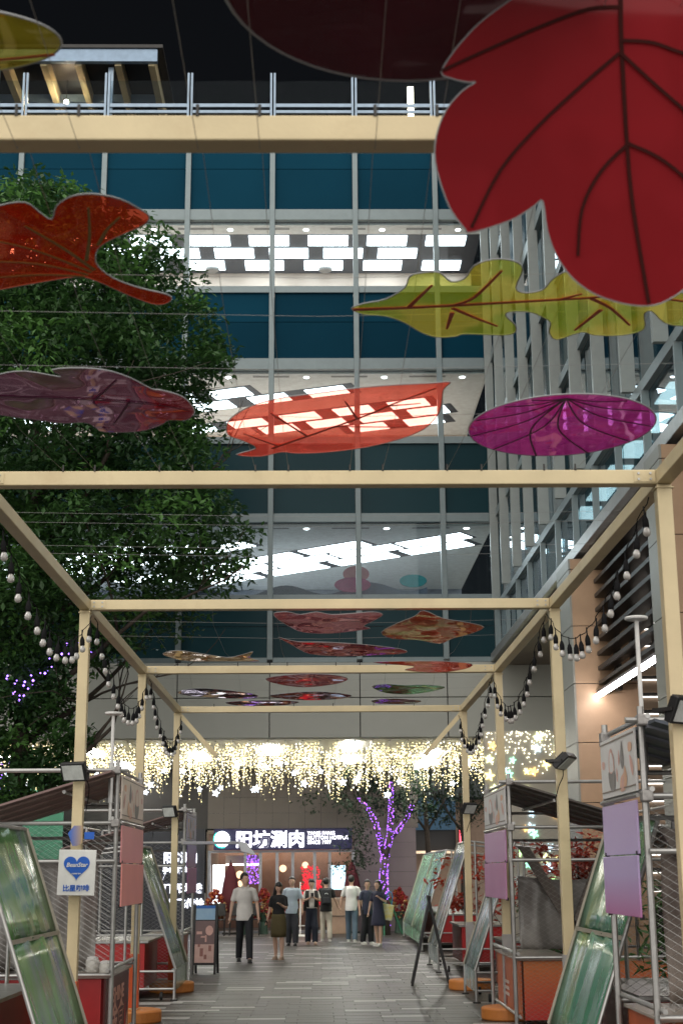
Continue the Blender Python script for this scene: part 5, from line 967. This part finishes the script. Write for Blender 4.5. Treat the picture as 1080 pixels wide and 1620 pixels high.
# ------------------------------------------------------------------ people
SKIN = mat('skin', (.58, .37, .275), .5, 0, .05); HAIR = mat('black_hair', (.008, .007, .007), .4, 0, .2, 30); EYE = mat('eye_dark', (.01, .01, .012), .3); LIP = mat('lip', (.35, .11, .10), .5)
def person(x, y, h, rz, label, top, bottom, shoes, arms, stride=.12, skirt=None, hair='short', sleeve=.55, female=False, head_turn=0, head_tilt=0, dress=False, slim=1.0):
    k = h / 1.72; t = thing('person', label, 'person', (x, y, 0), rz); t.scale = (k, k, k)
    wS = (.165 if female else .195); wH = .085 if not female else .08; sl = slim * (.92 if female else 1)
    hip = [Vector((s * wH, 0, .90)) for s in (-1, 1)]; kn = [Vector((s * (wH + .005), -s * stride * .5 - .02, .49)) for s in (-1, 1)]; an = [Vector((s * (wH + .01), -s * stride + (.05 if s < 0 else 0), .085)) for s in (-1, 1)]
    sh = [Vector((s * wS * .93, .005, 1.378)) for s in (-1, 1)]
    B = MB()
    B.tube([(0, .005, .84), (0, .005, .95), (0, 0, 1.08), (0, -.005, 1.25), (0, 0, 1.38), (0, .0, 1.44)], [.135 * sl, .15 * sl, .125 * sl, .15 * sl, .15 * sl, .07], 14, True, .66, (1, 0, 0))
    B.tube([(0, .0, 1.40), (0, -.005, 1.47), (0, -.015, 1.54)], [.06, .052, .052], 10)
    Mh = Matrix.Translation((0, -.02, 1.60)) @ Matrix.Rotation(head_turn, 4, 'Z') @ Matrix.Rotation(head_tilt, 4, 'X')
    def hd(mb, c, r, sx, sy, sz, n=14):
        q = MB(); q.ball((0, 0, 0), r, n, sx, sy, sz); mb.add([Mh @ (Vector(p) + Vector(c)) for p in q.v], q.f)
    hd(B, (0, 0, 0.01), .1, .80, .95, 1.12); hd(B, (0, -.02, -.055), .07, .80, .9, .9); hd(B, (0, -.098, -.01), .018, .8, 1.0, 1.4, 8)
    for s in (-1, 1): hd(B, (s * .081, .01, -.005), .022, .45, .8, 1.4, 8)
    for i, s in enumerate((-1, 1)):
        B.tube([hip[i] + Vector((0, 0, .02)), (hip[i] + kn[i]) / 2, kn[i], kn[i] * .6 + an[i] * .4 + Vector((0, .015, 0)), an[i]], [.09 * sl, .075 * sl, .055, .055, .038], 10)
        B.tube([an[i], an[i] + Vector((0, -.05, -.045)), an[i] + Vector((0, -.14, -.062))], [.042, .04, .03], 8)
        e, w = Vector(arms[i][0]), Vector(arms[i][1]); B.tube([sh[i] * .7 + Vector((0, 0, .435)), sh[i], (sh[i] + e) / 2, e, (e + w) / 2, w], [.05, .052, .045, .038, .034, .026], 9)
        d = (w - e).normalized(); B.tube([w, w + d * .05, w + d * .095], [.026, .036, .034], 8, True, .5)
    body = remeshed(B, 'body', SKIN, .017, t, 4)
    # fingers and thumbs, rooted in the palms, joined to the body mesh
    Fg = MB()
    for i, s in enumerate((-1, 1)):
        e, w = Vector(arms[i][0]), Vector(arms[i][1]); d = (w - e).normalized(); a = d.cross(Vector((0, 0, 1)) if abs(d.z) < .8 else Vector((1, 0, 0))).normalized(); c = d.cross(a)
        for q in range(4):
            p = w + d * .085 + a * (-.026 + .0175 * q); ln = (.06, .072, .068, .052)[q]; Fg.tube([p, p + d * ln * .55, p + d * ln * .9 + c * .022], [.0085, .008, .006], 6)
        p = w + d * .035 + a * -.03; Fg.tube([p, p + d * .035 - a * .022, p + d * .062 - a * .026], [.010, .009, .007], 6)
    bm = bmesh.new(); bm.from_mesh(body.data); fm = Fg.mesh('f', SKIN, True); bm.from_mesh(fm); bm.to_mesh(body.data); bm.free()
    # clothing
    if not dress or True:
        S = MB(); zb = .80 if not skirt else .98
        if top.get('tuck'): zb = .95
        S.tube([(0, .005, zb), (0, .003, 1.0), (0, 0, 1.12), (0, -.005, 1.26), (0, 0, 1.38), (0, .0, 1.452)], [.176 * sl if zb < .9 else .15 * sl, .168 * sl, .148 * sl, .162 * sl, .150 * sl, .075], 16, True, .80, (1, 0, 0))
        for i in (0, 1):
            e = Vector(arms[i][0]); w = Vector(arms[i][1]); p = sh[i]; q = p.lerp(e, min(1, sleeve * 1.5)) if sleeve < .67 else e
            pts = [p * .55 + Vector((0, 0, .655)), p + Vector((0, 0, .0)), q]; rs_ = [.05, .058, .058]
            if sleeve >= .9: pts += [w]; rs_ += [.045]
            S.tube(pts, rs_, 10)
        remeshed(S, top.get('name', 'shirt'), top['m'], .016, t, 3)
        if top.get('collar'):
            for s in (-1, 1): MB().add([(0, -.095, 1.40), (s * .075, -.075, 1.455), (s * .085, -.03, 1.485), (s * .04, -.085, 1.47)], [(0, 1, 2, 3)]).build('collar', top['m'], t, local=True)
    if skirt:
        b = MB(); n_ = 28; v = []; pr = skirt['prof']
        for j, (z, r_) in enumerate(pr):
            for q in range(n_): rr = r_ * (1 + .05 * math.sin(q * 3.1) * j / len(pr)); v.append((rr * math.cos(2 * math.pi * q / n_), .78 * rr * math.sin(2 * math.pi * q / n_), z))
        o = b.add(v, [(j * n_ + q, j * n_ + (q + 1) % n_, (j + 1) * n_ + (q + 1) % n_, (j + 1) * n_ + q) for j in range(len(pr) - 1) for q in range(n_)]).build('skirt', skirt['m'], t, smooth=True, local=True); sm = o.modifiers.new('th', 'SOLIDIFY'); sm.thickness = .006
    else:
        P_ = MB(); P_.tube([(0, .005, 1.0), (0, .005, .92), (0, .005, .83)], [.152 * sl, .158 * sl, .13 * sl], 14, True, .72, (1, 0, 0)); wd = bottom.get('wide', 1)
        for i in (0, 1): P_.tube([hip[i] + Vector((0, .003, .02)), (hip[i] + kn[i]) / 2, kn[i], (kn[i] + an[i]) / 2 + Vector((0, .01, 0)), an[i] + Vector((0, .008, -.02))], [.092 * sl, .086 * sl, .076 * wd, .072 * wd, .066 * wd], 12)
        remeshed(P_, 'trousers', bottom['m'], .017, t, 3)
    for i in (0, 1):
        s_ = MB(); a = an[i]; s_.tube([a + Vector((0, .045, -.035)), a + Vector((0, .0, -.03)), a + Vector((0, -.09, -.045)), a + Vector((0, -.17, -.058))], [.036, .047, .045, .03], 10, True, .8); s_.box(a.x - .043, a.x + .043, a.y - .19, a.y + .06, max(0, a.z - .085), a.z - .062)
        s_.build('shoe', shoes, t, smooth=True, local=True)
    Hh = MB(); hd(Hh, (0, .016, .035), .108, .82, .95, 1.0, 18)
    keep = [(i) for i in range(len(Hh.v))]; iv = Mh.inverted(); cut = []
    for i, p in enumerate(Hh.v):
        q = iv @ Vector(p)
        if q.y < -.045 and q.z < .055: Hh.v[i] = tuple(Mh @ Vector((q.x * .9, -.03, max(q.z, .0) + .05)))
        elif q.z < -.045: Hh.v[i] = tuple(Mh @ Vector((q.x, max(q.y, .02), -.05)))
    Hh.build('hair', HAIR, t, smooth=True, local=True)
    if hair in ('long', 'curly'):
        b = MB(); n_ = 18; v = []
        for j in range(7):
            z = .05 - j * .075; w_ = (.085, .098, .105, .11, .108, .095, .06)[j]
            for q in range(n_): a = math.pi * 2 * q / n_; f = 1 + (.12 * math.sin(q * 4 + j) if hair == 'curly' else .03 * math.sin(q * 5)); v.append(tuple(Mh @ Vector((w_ * f * math.cos(a), .02 + .085 * f * math.sin(a) + (.0 if hair == 'long' else .03), z))))
        b.add(v, [(j * n_ + q, j * n_ + (q + 1) % n_, (j + 1) * n_ + (q + 1) % n_, (j + 1) * n_ + q) for j in range(6) for q in range(n_)] + [tuple(range(n_)), tuple(6 * n_ + q for q in range(n_))]).build('long_hair', HAIR, t, smooth=True, local=True)
    elif hair == 'bun':
        b = MB(); hd(b, (0, .10, .05), .045, 1, 1, 1, 12); b.build('hair_bun', HAIR, t, smooth=True, local=True)
    for s in (-1, 1): e = MB(); hd(e, (s * .031, -.083, .012), .010, 1.2, .6, .7, 8); e.build('eye', EYE, t, local=True)
    e = MB(); hd(e, (0, -.083, -.062), .016, 1.3, .5, .35, 8); e.build('mouth', LIP, t, local=True)
    return t
hang = lambda s, f=0.0, o=.27: ((s * (o - .02), .02, 1.14), (s * o, -.05 - f, .90))
down = (hang(-1), hang(1))
C = lambda n, c, r=.8: mat('cloth_' + n, c, r, 0, .1, 6, .15, 60)
T = lambda n, c, **k: dict(m=C(n, c), **k)
SHB, SHW, SHN = mat('shoe_black', (.015, .014, .014), .4), mat('shoe_white', (.62, .61, .58), .5), mat('shoe_tan', (.42, .30, .22), .5)
person(-1.575, 30.4, 1.76, R(6), 'man in white polo shirt and black trousers walking towards the viewer', T('white_polo', (.62, .60, .57), collar=True), dict(m=C('black', (.010, .011, .015))), SHB, (((-.25, .03, 1.13), (-.285, .02, .88)), ((.25, .03, 1.13), (.27, -.06, .89))), .24, head_turn=R(38), slim=1.0)
p = person(-.90, 31.2, 1.56, R(-14), 'woman in black top and olive skirt with long hair over her face', T('black_top', (.010, .010, .011), tuck=True), {}, SHN, (((-.22, .03, 1.13), (-.26, -.04, .90)), ((.20, -.06, 1.14), (.12, -.22, 1.22))), .03, skirt=dict(m=C('olive', (.095, .075, .030)), prof=[(1.03, .145), (.95, .165), (.8, .185), (.62, .185), (.50, .175)]), hair='long', female=True, head_turn=R(30), head_tilt=R(28))
MB().tube([(-.275, -.07, .80), (-.275, -.09, .87)], .03, 6, True, .25).build('phone', BLACK, p, local=True)
person(-.735, 37.1, 1.66, R(-4), 'man in pale blue t-shirt and dark trousers behind the woman in black', T('pale_blue', (.40, .48, .56)), dict(m=C('charcoal', (.03, .032, .04)), wide=1.15), SHB, down, .05)
p = person(-.25, 37.6, 1.60, R(4), 'woman in white top and black vest looking down at her phone', T('cream_top', (.62, .58, .54), tuck=True), dict(m=C('navy', (.014, .018, .034)), wide=1.25), SHN, (((-.23, -.02, 1.14), (-.07, -.22, 1.22)), ((.23, -.02, 1.14), (.07, -.22, 1.22))), .10, female=True, head_tilt=R(18), sleeve=.5)
MB().box(-.04, .04, -.335, -.322, 1.22, 1.36).build('phone', BLACK, p, local=True); MB().box(-.21, -.13, -.02, .12, .88, 1.15).build('shoulder_bag', C('bag_black', (.012, .012, .012)), p, local=True, bevel=.02)
for s in (-1, 1): MB().tube([(s * .12, -.10, .98), (s * .135, -.12, 1.2), (s * .12, -.08, 1.42)], [.05, .055, .05], 8, True, .35).build('vest_front', C('vest', (.02, .018, .018)), p, local=True, smooth=True)
p = person(.125, 39.3, 1.62, R(183), 'person in black t-shirt and beige trousers wearing a black backpack', T('black_tee', (.012, .012, .013)), dict(m=C('beige', (.46, .42, .35))), SHW, (((-.25, .0, 1.14), (-.33, -.15, .98)), hang(1)), .06)
bp_ = MB(); bp_.box(-.14, .14, .10, .25, 1.0, 1.42); bp_.build('backpack', C('pack', (.022, .024, .028)), p, local=True, bevel=.04); b_ = MB(); b_.box(-.10, .10, .251, .28, 1.04, 1.2); b_.build('backpack_pocket', C('pack2', (.03, .032, .038)), p, local=True, bevel=.012); b_ = MB(); b_.tube([(-.05, .256, 1.28), (0, .258, 1.31), (.05, .256, 1.29)], .008, 5); b_.build('backpack_logo', WHITE, p, local=True)
person(.79, 38.8, 1.68, R(176), 'man in white t-shirt and blue jeans seen from behind', T('white_tee', (.66, .66, .65)), dict(m=C('denim', (.075, .115, .16)), wide=1.05), SHW, (((-.26, .02, 1.13), (-.30, -.04, .88)), ((.26, .02, 1.13), (.29, -.02, .90))), .2, slim=1.0)
person(1.16, 37.4, 1.57, R(28), 'woman in dark blue blouse and black trousers beside the white t-shirt man', T('dark_blue', (.035, .042, .075)), dict(m=C('black', (.010, .011, .015)), wide=1.2), SHW, (hang(-1), ((.2, -.06, 1.15), (.06, -.2, 1.2))), .05, hair='bun', female=True, head_turn=R(-25))
p = person(1.40, 36.4, 1.56, R(-32), 'woman in navy dress with long curly hair carrying a yellow bag', T('navy_dress', (.022, .024, .05)), {}, SHW, (hang(-1), ((.235, -.0, 1.16), (.15, -.16, 1.26))), .05, skirt=dict(m=C('navy_dress', (.022, .024, .05)), prof=[(1.08, .14), (.98, .15), (.8, .185), (.62, .215), (.54, .225)]), hair='curly', female=True, head_turn=R(-20))
tg = thing('tote_bag', 'yellow patterned tote bag hanging from the curly haired woman', 'bag', (1.60, 36.42, .62)); b_ = MB(); b_.add([(-.13, -.04, 0), (.13, -.04, 0), (.13, .04, 0), (-.13, .04, 0), (-.15, -.015, .38), (.15, -.015, .38), (.15, .015, .38), (-.15, .015, .38)], [(0, 1, 2, 3), (0, 4, 5, 1), (1, 5, 6, 2), (2, 6, 7, 3), (3, 7, 4, 0), (4, 7, 6, 5)]); b_.build('bag_body', mat('bag_print', (.62, .50, .05), .6, 0, .1, 14, col2=(.55, .58, .50)), tg, local=True, bevel=.015); MB().tube(catmull([(-.08, 0, .38), (-.07, .0, .6), (0, 0, .68), (.07, 0, .6), (.08, 0, .38)], 4, False), .012, 6).build('strap', mat('strap_blue', (.03, .25, .5), .5), tg, local=True); tg.rotation_euler = (0, R(9), R(-20))
